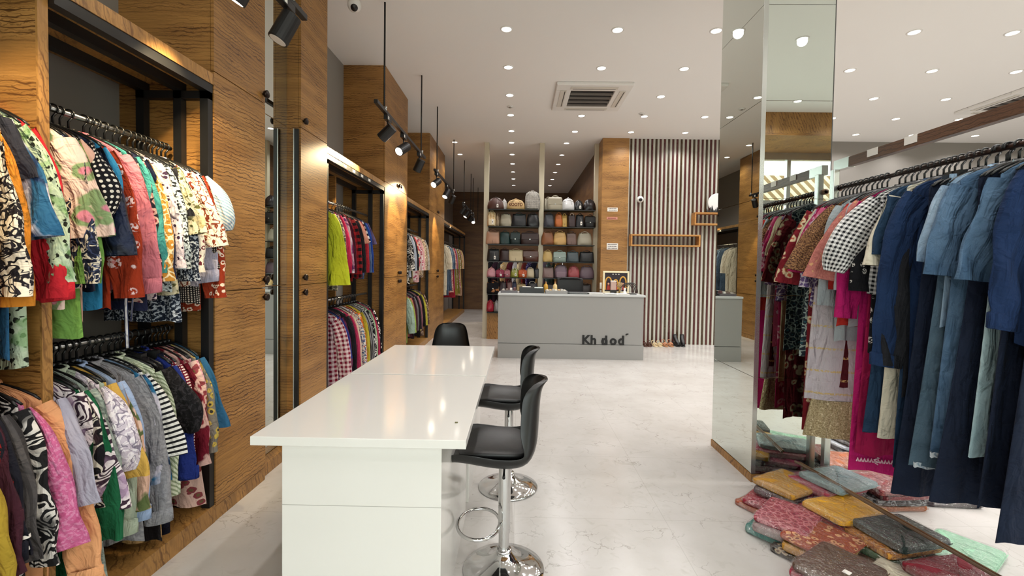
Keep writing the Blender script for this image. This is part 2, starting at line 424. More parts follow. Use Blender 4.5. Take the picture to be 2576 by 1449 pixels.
for x, y in ((-1.34, 9.48), (-1.36, 10.5)): downlight(x, y, ('nearer' if y < 10 else 'farther') + ' of two downlights beside the track rods by left wall', 'downlights by the left wall')

# ceiling cassette air conditioners
def cassette(cx, cy_, label):
    t = thing('ceiling_air_conditioner', label, 'air conditioner', (cx, cy_, CEIL))
    z = CEIL; m = MB(); R = 0.53
    m.box(cx-R, cx+R, cy_-R, cy_-0.31, z-0.045, z); m.box(cx-R, cx+R, cy_+0.31, cy_+R, z-0.045, z)
    m.box(cx-R, cx-0.31, cy_-0.31, cy_+0.31, z-0.045, z); m.box(cx+0.31, cx+R, cy_-0.31, cy_+0.31, z-0.045, z)
    mk('panel', m, PLASW, t, bevel=0.012)
    mk('grille_back', MB().box(cx-0.31, cx+0.31, cy_-0.31, cy_+0.31, z-0.012, z-0.002), PLASB, t)
    g = MB()
    for i in range(5):
        yy = cy_ - 0.31 + 0.155 * i; g.box(cx-0.31, cx+0.31, yy-0.008, yy+0.008, z-0.045, z-0.012)
    mk('grille', g, plain('grille_grey', '#8a827c', 0.5), t)
    lw = plain('louvre_white', '#d5d0c6', 0.4); dk = plain('slot_dark', '#4a4640', 0.6)
    for dx, dy in ((0, -0.42), (0, 0.42), (-0.42, 0), (0.42, 0)):
        if dx == 0: a, b = 0.33, 0.045
        else: a, b = 0.045, 0.33
        lv = mk('louvre', MB().box(cx+dx-a, cx+dx+a, cy_+dy-b, cy_+dy+b, z-0.052, z-0.0452), lw, t, bevel=0.003)
        q = MB()
        if dx == 0:
            q.box(cx+dx-a+0.03, cx+dx+a-0.03, cy_+dy+b*0.55-0.006, cy_+dy+b*0.55+0.006, z-0.054, z-0.0522)
        else: q.box(cx+dx+a*0.5-0.006, cx+dx+a*0.5+0.006, cy_+dy-b+0.03, cy_+dy+b-0.03, z-0.054, z-0.0522)
        mk('air_slot', q, dk, lv)
cassette(1.03, 6.88, 'square white cassette air conditioner in the ceiling before the counter')
cassette(7.4, 6.88, 'square white cassette air conditioner at the far right of the ceiling')

def dome_cam(loc, label, name='security_camera', d=(0.2, -0.6, -0.7)):
    t = thing(name, label, 'security camera', loc)
    x, y, z = loc; d = Vector(d).normalized(); p = Vector(loc)
    mk('mount', MB().lathe([(0.0, 0.0), (0.045, 0.0), (0.045, -0.025), (0.035, -0.03), (0.0, -0.03)], 20, loc) if d.z < -0.3 else MB().cyl((x, y, z), (x, y-0.04, z), 0.045, 20), PLASW, t, smooth=True)
    c = p + (Vector((0, 0, -0.075)) if d.z < -0.3 else Vector((0, -0.08, 0)))
    rows = []
    m = MB(); m.lathe([(0.065*math.sin(PI*i/12), 0.065*math.cos(PI*i/12)) for i in range(13)], 20, tuple(c)); mk('ball', m, PLASW, t, smooth=True)
    mk('lens', MB().tube([c + d*0.05, c + d*0.069], [0.035, 0.03], 18), PLASB, t, smooth=True)
dome_cam((-1.6, 4.42, CEIL), 'white ball security camera on the ceiling above the wooden cabinets')
dome_cam((2.37, 9.088, 2.85), 'small white ball security camera on the striped wall', d=(-0.1, -0.9, -0.25))
for x, y, lb in ((-0.16, 7.35, 'small twin ceiling sensor beside the row of downlights'), (2.0, 7.62, 'small pale ceiling sensor right of the air conditioner')):
    t = thing('ceiling_sensor', lb, 'sensor', (x, y, CEIL))
    mk('base', MB().lathe([(0.001, -0.0), (0.05, 0.0), (0.048, -0.012), (0.001, -0.014)], 18, (x, y, CEIL)), PLASW, t, smooth=True)
    mk('eye', MB().lathe([(0.02, -0.012), (0.018, -0.026), (0.001, -0.028)], 12, (x, y, CEIL)), plain('sensor_grey', '#8d877e', 0.4), t, smooth=True)

# ------------------------------------------------------------------ left wall built-ins
def knob(mb, y, z):
    pts = [(XF + 0.0, y, z), (XF + 0.012, y, z), (XF + 0.014, y, z), (XF + 0.032, y, z), (XF + 0.036, y, z)]
    mb.tube(pts, [0.008, 0.008, 0.024, 0.026, 0.018], 14)
def cabinet(y0, y1, label, knobs, doors=1):
    t = thing('wall_cabinet', label, 'cabinet', ((XW + XF)/2, (y0+y1)/2, 0))
    mk('carcass', MB().box(XW, XF - 0.02, y0, y1, 0, CEIL), WOOD, t)
    mk('plinth', MB().box(XF - 0.02, XF - 0.004, y0, y1, 0, 0.085), WOODV, t)
    ed = [y0 + (y1 - y0) * i / doors for i in range(doors + 1)]
    for (z0, z1, kz) in ((0.09, 1.328, 1.27), (1.334, 2.575, 1.39), (2.581, CEIL - 0.004, 2.635)):
        for i in range(doors):
            d = mk('door', MB().box(XF - 0.018, XF, ed[i] + 0.0015, ed[i+1] - 0.0015, z0, z1), WOOD, t)
            k = MB(); knob(k, knobs[i], kz); mk('knob', k, plain('bronze_knob', '#241812', 0.35, 0.6), d, smooth=True)
    return t
cabinet(2.586, 3.11, 'nearest tall wood cabinet with single doors, left of the narrow mirror', [3.085])
cabinet(3.62, 4.117, 'tall wood cabinet with single doors, right of the narrow mirror', [3.66])
cabinet(5.90, 7.09, 'tall wood cabinet with paired doors between second and third clothes bays', [6.56, 6.64], 2)
cabinet(8.85, 10.65, 'farthest tall wood cabinet with paired doors, before the long clothes bay', [9.69, 9.77], 2)

# narrow mirror between the first two cabinets
t = thing('tall_mirror', 'narrow tall mirror recessed between the two nearest wood cabinets', 'mirror', (-1.84, 3.365, 0))
mk('backing', MB().box(XW, -1.846, 3.11, 3.62, 0, CEIL), WOOD, t)
for z0, z1 in ((0.09, 1.328), (1.334, 2.575), (2.581, CEIL)):
    mk('mirror_panel', MB().box(-1.846, -1.84, 3.112, 3.618, z0, z1), MIRROR, t)
mk('handle_strip', MB().box(-1.772, -1.742, 3.600, 3.62, 0.1, 2.56), BLACKM, t)
mk('edge_strip', MB().box(-1.780, -1.773, 3.598, 3.62, 0.1, 2.56), STEEL, t)
mk('plinth', MB().box(-1.84, -1.76, 3.11, 3.62, 0, 0.085), WOODV, t)

def bay(y0, y1, label, rods, labels=(), posts=(True, True), divider=None):
    t = thing('clothes_bay', label, 'wardrobe', ((XW + XF)/2, (y0+y1)/2, 0))
    mk('top_board', MB().box(XW, XF, y0, y1, 2.50, 2.56), WOODV, t)
    mk('platform', MB().box(XW, XF, y0, y1, 0, 0.10), WOODV, t)
    f = MB()
    for x in (XF - 0.05, -1.93, -2.14): f.box(x, x + 0.045, y0, y1, 2.452, 2.50)
    for on, y in zip(posts, (y0 + 0.002, y1 - 0.042)):
        if on:
            for x in (XF - 0.05, -1.93, -2.14): f.box(x, x + 0.045, y, y + 0.04, 0.10, 2.452)
            f.box(-2.14, XF - 0.005, y, y + 0.04, 2.41, 2.4519)
    mk('metal_frame', f, BLACKM, t)
    for z in rods:
        mk('hanging_rail', MB().cyl((-1.95, y0 + 0.03, z), (-1.95, y1 - 0.04, z), 0.0125, 14), STEEL, t, smooth=True)
    for y in labels:
        mk('shelf_label', MB().box(XF - 0.005, XF - 0.003, y - 0.035, y + 0.035, 2.462, 2.49), PAPER, t)
    return t
bay(0.3, 1.66, 'nearest open clothes bay at the left edge, cut by the frame', (2.13, 1.13), (), (False, False))
b0 = thing('divider_panel', 'upright wood panel between the two nearest clothes bays', 'panel', (-2.0, 1.68, 0))
mk('panel_board', MB().box(XW, -1.765, 1.662, 1.70, 0.0, 2.56), WOOD, b0); mk('front_edge', MB().box(-1.765, -1.757, 1.662, 1.70, 0.0, 2.56), WOODV, b0)
bay(1.702, 2.584, 'open clothes bay with two rails between panel and first wood cabinet', (2.13, 1.13), (), (False, True))
bay(4.119, 5.898, 'second open clothes bay with two rails and stickers on its top edge', (2.13, 1.13), (4.55, 4.8, 5.05, 5.3))
bay(7.092, 8.848, 'third open clothes bay with two rails beyond paired-door cabinet', (2.13, 1.13))
bay(10.652, 14.9, 'long farthest clothes bay with one rail of long garments', (2.13,), (11.6,))
for y in (4.95,):
    p = thing('divider_panel', 'narrow wood divider inside the second clothes bay', 'panel', (-2.1, y, 0)); mk('panel_board', MB().box(XW, -1.99, y, y + 0.03, 0.1, 2.45), WOOD, p)
p = thing('divider_panel', 'narrow wood divider inside the third clothes bay', 'panel', (-2.1, 7.9, 0)); mk('panel_board', MB().box(XW, -1.99, 7.9, 7.93, 0.1, 2.45), WOOD, p)

# ------------------------------------------------------------------ track lights
XR, ZR = -1.33, 3.0
def rail(y0, y1, rods, label, spots, lid):
    t = thing('track_rail', label, 'track light rail', (XR, (y0+y1)/2, ZR))
    mk('rail_bar', MB().box(XR - 0.018, XR + 0.018, y0, y1, ZR - 0.012, ZR + 0.022), BLACKM, t, bevel=0.003)
    for y in rods:
        r = mk('suspension_rod', MB().cyl((XR, y, ZR + 0.02), (XR, y, CEIL), 0.009, 10), BLACKM, t, smooth=True)
        mk('rod_clip', MB().cyl((XR + 0.012, y, ZR + 0.01), (XR + 0.012, y, ZR + 0.05), 0.016, 10), STEEL, r, smooth=True)
    for y, d, on, lb in spots:
        s = thing('track_spotlight', lb, 'spotlight', (XR, y, ZR - 0.012))
        d = Vector(d).normalized()
        ad = mk('adapter', MB().box(XR - 0.02, XR + 0.02, y - 0.075, y + 0.075, ZR - 0.058, ZR - 0.013), BLACKM, s, bevel=0.003)
        mk('adapter_label', MB().box(XR + 0.0202, XR + 0.0212, y - 0.05, y - 0.02, ZR - 0.05, ZR - 0.02), PAPER, ad)
        c = Vector((XR, y, ZR - 0.165))
        mk('stem', MB().cyl((XR, y, ZR - 0.058), tuple(c), 0.008, 10), BLACKM, s, smooth=True)
        h = mk('lamp_head', MB().tube([c - d*0.075, c - d*0.072, c + d*0.09, c + d*0.093], [0.03, 0.053, 0.055, 0.053], 24), BLACKM, s, smooth=False)
        mk('lens', MB().tube([c + d*0.0931, c + d*0.0945], [0.046, 0.045], 20), LENSW if on else PLASW, h)
        if on:
            ld = bpy.data.lights.new('spot_lamp', 'SPOT'); ld.energy = TRACK_W; ld.color = (1.0, 0.78, 0.45); ld.spot_size = 0.95; ld.spot_blend = 0.5; ld.shadow_soft_size = 0.03
            lo = bpy.data.objects.new('spot_lamp', ld); COL.objects.link(lo); lo.parent = s
            lo.location = tuple(c + d*0.11 - s.location); lo.rotation_euler = d.to_track_quat('-Z', 'Y').to_euler()
rail(0.9, 2.83, (1.2, 2.65), 'nearest black track rail, cut by the top of the picture',
     [(1.3, (-0.55, 0.1, -0.9), True, 'first black spotlight on the nearest rail, above the leftmost clothes'), (2.2, (-0.58, 0.05, -0.9), True, 'third black spotlight on the nearest rail, before the wood panel'), (1.6, (-0.36, 0.95, -1.05), True, 'second black spotlight on the nearest rail, tilted forward'), (2.60, (-0.35, -0.15, -0.8), False, 'large black track spotlight at the top, nearest in view')], 0)  # first and third spots are out of view, added to lighten the clothes bays
rail(4.23, 6.43, (4.5, 6.2), 'black suspended track rail with three spotlights before second clothes bay',
     [(4.62, (-0.60, 0.15, -0.50), True, 'first black spotlight on the second rail, lens turned away'), (5.26, (-0.38, -0.72, -0.55), True, 'middle spotlight on the second rail, lens lit'), (6.10, (-0.42, 0.25, -0.8), True, 'last black spotlight on the second rail, aimed down')], 1)
rail(7.2, 9.37, (7.4, 9.3), 'black suspended track rail with three spotlights before third clothes bay',
     [(7.38, (-0.38, -0.75, -0.55), True, 'first spotlight on the third rail, lens lit'), (8.44, (-0.30, -0.45, -0.8), True, 'middle spotlight on the third rail aimed down'), (9.16, (-0.40, 0.35, -0.8), True, 'last black spotlight on the third rail')], 2)
rail(10.9, 13.6, (11.1, 12.69, 13.3), 'farthest black track rail before the long clothes bay',
     [(11.0, (-0.5, 0.1, -0.8), False, 'first spotlight on the farthest rail'), (11.8, (-0.5, -0.2, -0.8), True, 'second spotlight on the farthest rail'), (12.7, (-0.5, 0.2, -0.8), False, 'third spotlight on the farthest rail'), (13.4, (0.1, -0.6, -0.6), True, 'last small bright spotlight on the farthest rail')], 3)
t = thing('ceiling_rod', 'thin black rod hanging alone from the ceiling near end wall', 'rod', (XR, 14.9, CEIL)); mk('rod_bar', MB().cyl((XR, 14.9, 3.0), (XR, 14.9, CEIL), 0.009, 8), BLACKM, t)

# small spot beneath the left cabinets: lit washes come from the track lamps aimed at them
# ------------------------------------------------------------------ garments
def body_mb(L, hem, sh=0.195, ripple=0.010, waist=0.0, lean=0.0, rnd=None, neck=0.065, skirt=False, strap=False, th=0.017, nu=30):
    rnd = rnd or random.Random(1); ph = rnd.uniform(0, 6.28); ph2 = rnd.uniform(0, 6.28); k1 = rnd.choice((3, 4, 5)); k2 = rnd.choice((7, 8, 9))
    m = MB(); rows = []
    if skirt: lv = [(-0.105, 0.15, 0.010), (-0.125, 0.152, 0.014)]
    elif strap: lv = [(-0.20, 0.12, 0.012), (-0.24, 0.16, 0.016)]
    else: lv = [(-0.082, neck, 0.012), (-0.094, neck + 0.035, 0.015), (-0.112, sh * 0.72, 0.016), (-0.132, sh * 0.90, 0.016), (-0.155, sh, 0.016), (-0.20, sh + 0.0, 0.017), (-0.27, sh, th)]
    z0 = lv[-1][0]; w0 = lv[-1][1]; zb = -0.085 - L; n = max(6, int((z0 - zb) / 0.07))
    for i in range(1, n + 1):
        v = i / n; ww = w0 + (hem - w0) * (v ** 1.2) - waist * math.sin(PI * min(1, v * 1.6)) * (1 if v < 0.62 else 0)
        lv.append((z0 + (zb - z0) * v, ww, th * (1 + 0.25 * v)))
    for z, ww, tt in lv:
        v = max(0.0, min(1.0, (-0.2 - z) / max(0.2, L - 0.1))); ring = []
        for j in range(nu):
            th_ = 2 * PI * j / nu; cx = math.cos(th_); sy = math.sin(th_)
            px = ww * (abs(cx) ** 0.8) * (1 if cx >= 0 else -1)
            rip = ripple * v * (math.sin(k1 * px / max(ww, .05) * 2.2 + ph + 1.2 * v) + 0.5 * math.sin(k2 * px / max(ww, .05) * 2 + ph2))
            ring.append((px * (1 + 0.03 * v * math.sin(k1 * th_ + ph)) + lean * v * v * 0.06, tt * sy + rip, z + (0.006 * math.sin(k1 * th_ + ph2) * v)))
        rows.append(ring)
    return m.grid(rows, True)

def sleeve_mb(side, kind, sl, sh=0.195, rnd=None, nu=20, flare=0.0):
    rnd = rnd or random.Random(1); ph = rnd.uniform(0, 6.28); wob = rnd.uniform(-0.02, 0.02); out = rnd.uniform(0.0, 0.05)
    P = []; x0 = sh - 0.035; z0 = -0.185; n = 18
    for i in range(n + 1):
        v = i / n; s = v * sl
        ang = 0.50 * math.exp(-s * 6.5) + 0.02 + out           # leaves the shoulder sloping, then hangs
        if kind in ('short', 'puff', 'half'): ang = 0.50 * (1 - 0.7 * v) + 0.04
        P.append(ang + flare * (1 - 0.5 * v))
    pts = [(x0, z0)]
    for i in range(n):
        a = P[i]; d = sl / n; pts.append((pts[-1][0] + math.sin(a) * d, pts[-1][1] - math.cos(a) * d))
    rows = []
    for i, (x, z) in enumerate(pts):
        v = i / n; a = P[i]
        if kind == 'long': r, t = 0.074 - 0.016 * v, 0.018 + 0.006 * math.sin(v * 3)
        elif kind == 'bell': r, t = 0.072 + 0.030 * v * v, 0.018 + 0.018 * v
        elif kind == 'puff': r, t = 0.078 + 0.028 * math.sin(PI * min(1, v * 0.95)) - 0.03 * v ** 6, 0.018 + 0.03 * math.sin(PI * v * 0.9)
        elif kind == 'half': r, t = 0.082, 0.020
        else: r, t = 0.078 + 0.006 * v, 0.020
        if kind == 'long' and v > 0.86: r, t = 0.056, 0.017
        ring = []
        for j in range(nu):
            th = 2 * PI * j / nu; u = math.cos(th) * r; q = math.sin(th) * t + 0.007 * math.sin(3 * th + ph + 5 * v) + wob * v + 0.006 * math.sin(14 * v * sl / 0.5 + ph * 2 + 3 * math.cos(th)) * (0.4 + v)
            q += 0.004 * math.sin(9 * v + ph + 2 * th)
            px = x + u * math.cos(a); pz = z + u * math.sin(a) * 0.75
            ring.append((side * px, q, pz))
        rows.append(ring if side > 0 else ring[::-1])
    return MB().grid(rows, True), pts[-1]

def collar_mb(rnd):
    m = MB(); rows = []
    for (r, rz, z) in ((0.060, 0.020, -0.100), (0.058, 0.022, -0.075), (0.070, 0.028, -0.078), (0.078, 0.030, -0.105)):
        rows.append([(r * math.cos(2*PI*k/20), rz * math.sin(2*PI*k/20), z + 0.01 * math.sin(2*PI*k/20)) for k in range(20)])
    return m.grid(rows, True)

def hanger_mb():
    m = MB(); pts = []
    for i in range(15):                                       # hook over the rail (rail centre at origin)
        a = math.radians(-50 + 250 * i / 14); pts.append((0.020 * math.cos(a), 0.0, 0.020 * math.sin(a)))
    pts = pts[::-1]; 
    m.tube(pts, 0.0042, 6)
    e = pts[0] if pts[0][2] < pts[-1][2] else pts[-1]
    m.tube([(e[0], 0, e[2]), (0.0, 0, -0.032), (0, 0, -0.07)], 0.0048, 6)
    m.box(-0.022, 0.022, -0.006, 0.006, -0.085, -0.062)
    for s in (-1, 1):
        m.tube([(0, 0, -0.07), (s*0.06, 0, -0.083), (s*0.12, 0, -0.105), (s*0.17, 0, -0.132), (s*0.19, 0, -0.148)], [0.007, 0.006, 0.006, 0.006, 0.004], 8, True)
    return m
HANGER = {}
def hanger(loc, rz, row, desc=None, mat=None, col='black'):
    key = (row, col)
    if key not in HANGER:
        o = mk('clothes_hanger', hanger_mb(), mat or PLASB, None, smooth=True)
        HANGER[key] = o
    else:
        o = HANGER[key].copy(); COL.objects.link(o)
    o.location = loc; o.rotation_euler = (0, 0, rz)
    tag(o, ('%s hanger carrying the %s' % (col, desc)) if desc else 'bare %s hanger bunched on the %s' % (col, row), 'hanger', '%s hangers on the %s' % (col, row))
    return o

STITCH = plain('stitch_thread', '#b98a55', 0.8); TRIMW = plain('white_trim', '#e9e4dc', 0.8); BUTTON = plain('button', '#d8d0c2', 0.4)
_n = [0]
def garment(kind, loc, rz, row, desc, mat, L=0.68, hem=None, sl='long', sleeve=0.55, parts=True, col='black', hang=True, group=None, cat=None, extra=None, mat2=None, sh=0.195, hmat=None, ripple=0.012, flare=0.0):
    """kind: shirt, top, kurta, dress, jacket, skirt, trousers"""
    _n[0] += 1; rnd = random.Random(_n[0] * 13 + 5)
    name = {'shirt': 'shirt', 'top': 'blouse', 'kurta': 'kurta', 'dress': 'dress', 'jacket': 'jacket', 'skirt': 'skirt', 'trousers': 'trousers', 'tshirt': 'tee_shirt'}[kind]
    if hem is None: hem = {'shirt': 0.215, 'top': 0.215, 'kurta': 0.235, 'dress': 0.26, 'jacket': 0.215, 'skirt': 0.24, 'trousers': 0.15, 'tshirt': 0.21}[kind]
    label = desc + ', on the ' + row
    if hang: hanger(loc, rz, row, desc, mat=hmat, col=col)
    bm = body_mb(L, hem, rnd=rnd, skirt=kind in ('skirt', 'trousers'), lean=rnd.uniform(-0.5, 0.5), sh=sh, ripple=ripple, strap=(sl == 'strap'))
    m2 = mat2 or mat
    if not parts:
        if sl not in ('none', 'strap'):
            for s in (-1, 1):
                q, _ = sleeve_mb(s, sl, sleeve, sh, rnd, 12, (-0.10 if s < 0 else flare)); b = len(bm.v); bm.v += q.v; bm.f += [tuple(b + i for i in f) for f in q.f]; bm.uv += q.uv
        o = mk(name, bm, mat, None, smooth=True); o.location = loc; o.rotation_euler = (0, 0, rz); return tag(o, label, cat or name.replace('_', ' '), group)
    t = thing(name, label, cat or name.replace('tee_', 't-').replace('_', ' '), loc, rz, group)
    mk('waist' if kind in ('skirt', 'trousers') else 'body', bm, mat, t, local=True, smooth=True)
    if sl not in ('none', 'strap'):
        for s in (-1, 1):
            q, e = sleeve_mb(s, sl, sleeve, sh, rnd, flare=(min(0.0, flare) - 0.10 if (loc[0] < 0 and s < 0) else flare)); so = mk('sleeve', q, m2, t, local=True, smooth=True)
            if sl == 'long' and kind in ('shirt', 'jacket'):
                c = MB(); rr = [[(s*(e[0] + r*math.cos(2*PI*k/14)), tt*math.sin(2*PI*k/14) , e[1] + dz + 0.008*math.cos(2*PI*k/14)) for k in range(14)] for r, tt, dz in ((0.050, 0.018, 0.055), (0.060, 0.021, 0.05), (0.061, 0.021, -0.008), (0.055, 0.018, -0.012))]
                c.grid([r if s > 0 else r[::-1] for r in rr], True); mk('cuff', c, m2, so, local=True, smooth=True)
    if kind in ('shirt', 'jacket'):
        mk('collar', collar_mb(rnd), mat, t, local=True, smooth=True)
        pl = MB()
        for i in range(10):
            z = -0.14 - i * (L - 0.09) / 10; z2 = z - (L - 0.09) / 10; pl.quad((-0.012, -0.021, z), (0.012, -0.021, z), (0.012, -0.0225, z2), (-0.012, -0.0225, z2))
        p = mk('placket', pl, mat, t, local=True, solid=0.002); bt = MB()
        for i in range(6): bt.lathe([(0.0055, 0), (0.0055, 0.002), (0.0, 0.0022)], 8, (0, 0, 0)); 
        bt = MB()
        for i in range(6):
            z = -0.17 - i * (L - 0.12) / 6; bt.tube([(0, -0.026, z), (0, -0.0235, z)], 0.0055, 8)
        mk('buttons', bt, BUTTON, p, local=True)
    if sl == 'strap':
        st = MB()
        for s in (-1, 1): st.tube([(s*0.10, -0.005, -0.215), (s*0.105, 0, -0.15), (s*0.105, 0.002, -0.092), (s*0.10, 0.012, -0.15), (s*0.10, 0.012, -0.215)], 0.009, 8, flat=0.3)
        mk('strap', st, mat, t, local=True, smooth=True)
    if kind in ('skirt', 'trousers'):
        mk('waistband', MB().grid([[(0.153*(abs(math.cos(2*PI*k/24))**0.8)*(1 if math.cos(2*PI*k/24) >= 0 else -1), 0.018*math.sin(2*PI*k/24), z) for k in range(24)] for z in (-0.098, -0.135)], True), mat, t, local=True, smooth=True)
        for s in (-1, 1): mk('hanger_clip', MB().box(s*0.11 - 0.018, s*0.11 + 0.018, -0.022, 0.022, -0.118, -0.082), PLASB, t, local=True)
    if extra: extra(t, L, hem, rnd)
    return t

def yl(x): return 1.62 * 1150 / (1303 - x)          # depth at which a left-rail garment's outer edge meets a sight line
RU1 = 'nearest upper left rail'; RL1 = 'nearest lower left rail'
def row_left(row, z, specs, parts=True, group=None, minsp=0.030, ymin=None, ymax=None):
    specs = sorted(specs, key=lambda s: s[0]); n = len(specs); ys_ = [yl(s[0]) for s in specs]
    if ymin: ys_[0] = max(ys_[0], ymin)
    for i in range(1, n):
        if ys_[i] - ys_[i-1] < minsp: ys_[i] = ys_[i-1] + minsp
    if ymax and ys_[-1] > ymax:
        ys_[-1] = ymax
        for i in range(n - 2, -1, -1):
            if ys_[i+1] - ys_[i] < minsp: ys_[i] = ys_[i+1] - minsp
    for s, y in zip(specs, ys_):
        x, kind, desc, mat = s[:4]; kw = s[4] if len(s) > 4 else {}
        kw = dict(kw); rz = kw.pop('rz', random.uniform(-0.10, 0.16))
        if row == RU1: kw['L'] = kw.get('L', 0.68) + 0.05
        if row in (RU1, RL1): kw.setdefault('flare', random.uniform(-0.03, 0.10))
        garment(kind, (-1.95, y, z), rz, row, desc, mat, parts=parts, **kw)

def ties(t, L, hem, rnd):
    m = MB(); mm = fab('stripe_v', '#e5e3e6', '#2b3358', s=1.5)
    m.tube([(0.20, 0.0, -0.62), (0.215, -0.01, -0.70), (0.205, 0.0, -0.82), (0.21, 0.0, -1.02)], 0.008, 8, flat=0.4); m.tube([(0.20, 0.0, -0.62), (0.235, 0.01, -0.68), (0.225, 0.0, -0.90)], 0.008, 8, flat=0.4)
    m.tube([(0.20, 0, -0.66), (0.17, 0.0, -0.64), (0.175, 0, -0.68), (0.205, 0, -0.67), (0.245, 0, -0.65), (0.24, 0, -0.69), (0.205, 0, -0.67)], 0.007, 8, flat=0.5)
    mk('tie_ribbon', m, mm, t, local=True, smooth=True)
def whitecuff(t, L, hem, rnd):
    for ch in t.children:
        if ch.name.startswith('sleeve'):
            me = ch.data; vs = [v.co for v in me.vertices]; zmin = min(v.z for v in vs); s = 1 if sum(v.x for v in vs) > 0 else -1
            lo = [v for v in vs if v.z < zmin + 0.03]; cx = sum(v.x for v in lo)/len(lo); cyy = sum(v.y for v in lo)/len(lo)
            for dz in (0.02, 0.06):
                r = [[(cx + rr*math.cos(2*PI*k/14), cyy + tt*math.sin(2*PI*k/14), zmin + dz + d2 + 0.01*math.cos(2*PI*k/14)) for k in range(14)] for rr, tt, d2 in ((0.062, 0.023, 0.012), (0.064, 0.024, 0), )]
                mk('white_trim_band', MB().grid(r, True), TRIMW, ch, local=True)

row_left(RU1, 2.13, [
    (-130, 'top', 'teal patterned blouse', fab('paisley', '#1e6d6a', '#d9d2bb', '#103a3a')),
    (-75, 'kurta', 'ivory long kurta at the picture edge', fab('solid', '#ddd3bd', '#cfc3a8'), dict(L=0.95)),
    (-30, 'kurta', 'mustard yellow long kurta', fab('solid', '#d9a520', '#c08c14'), dict(L=1.0, sleeve=0.6)),
    (22, 'kurta', 'plain orange long kurta', fab('solid', '#c97f28', '#b56c1b'), dict(L=1.02, sleeve=0.62, rz=0.2)),
    (42, 'kurta', 'crimson and orange floral long kurta', fab('bloom', '#c0314a', '#e07b3c', '#e7b2a0'), dict(L=0.98, sl='none')),
    (74, 'top', 'black and cream scribble-print blouse', fab('scribble', '#e6dccb', '#1c1a20', '#26222b'), dict(sleeve=0.58, sl='bell', L=0.66)),
    (98, 'tshirt', 'dark navy short-sleeved tee', fab('solid', '#23242f', '#2d2f3d'), dict(sl='short', sleeve=0.2, L=0.6)),
    (118, 'kurta', 'blue, pink and white tie-dye tunic', fab('tiedye', '#d8cfd8', '#2a5e85', '#1b2f52'), dict(L=0.84, sl='half', sleeve=0.4)),
    (140, 'top', 'green and black houndstooth top', fab('leopard', '#b9cbb0', '#22261f', '#7aa36a'), dict(L=0.88)),
    (158, 'shirt', 'plain red long-sleeved shirt', fab('solid', '#bf2430', '#a81b28'), dict(L=0.64, sleeve=0.60)),
], ymax=1.62)
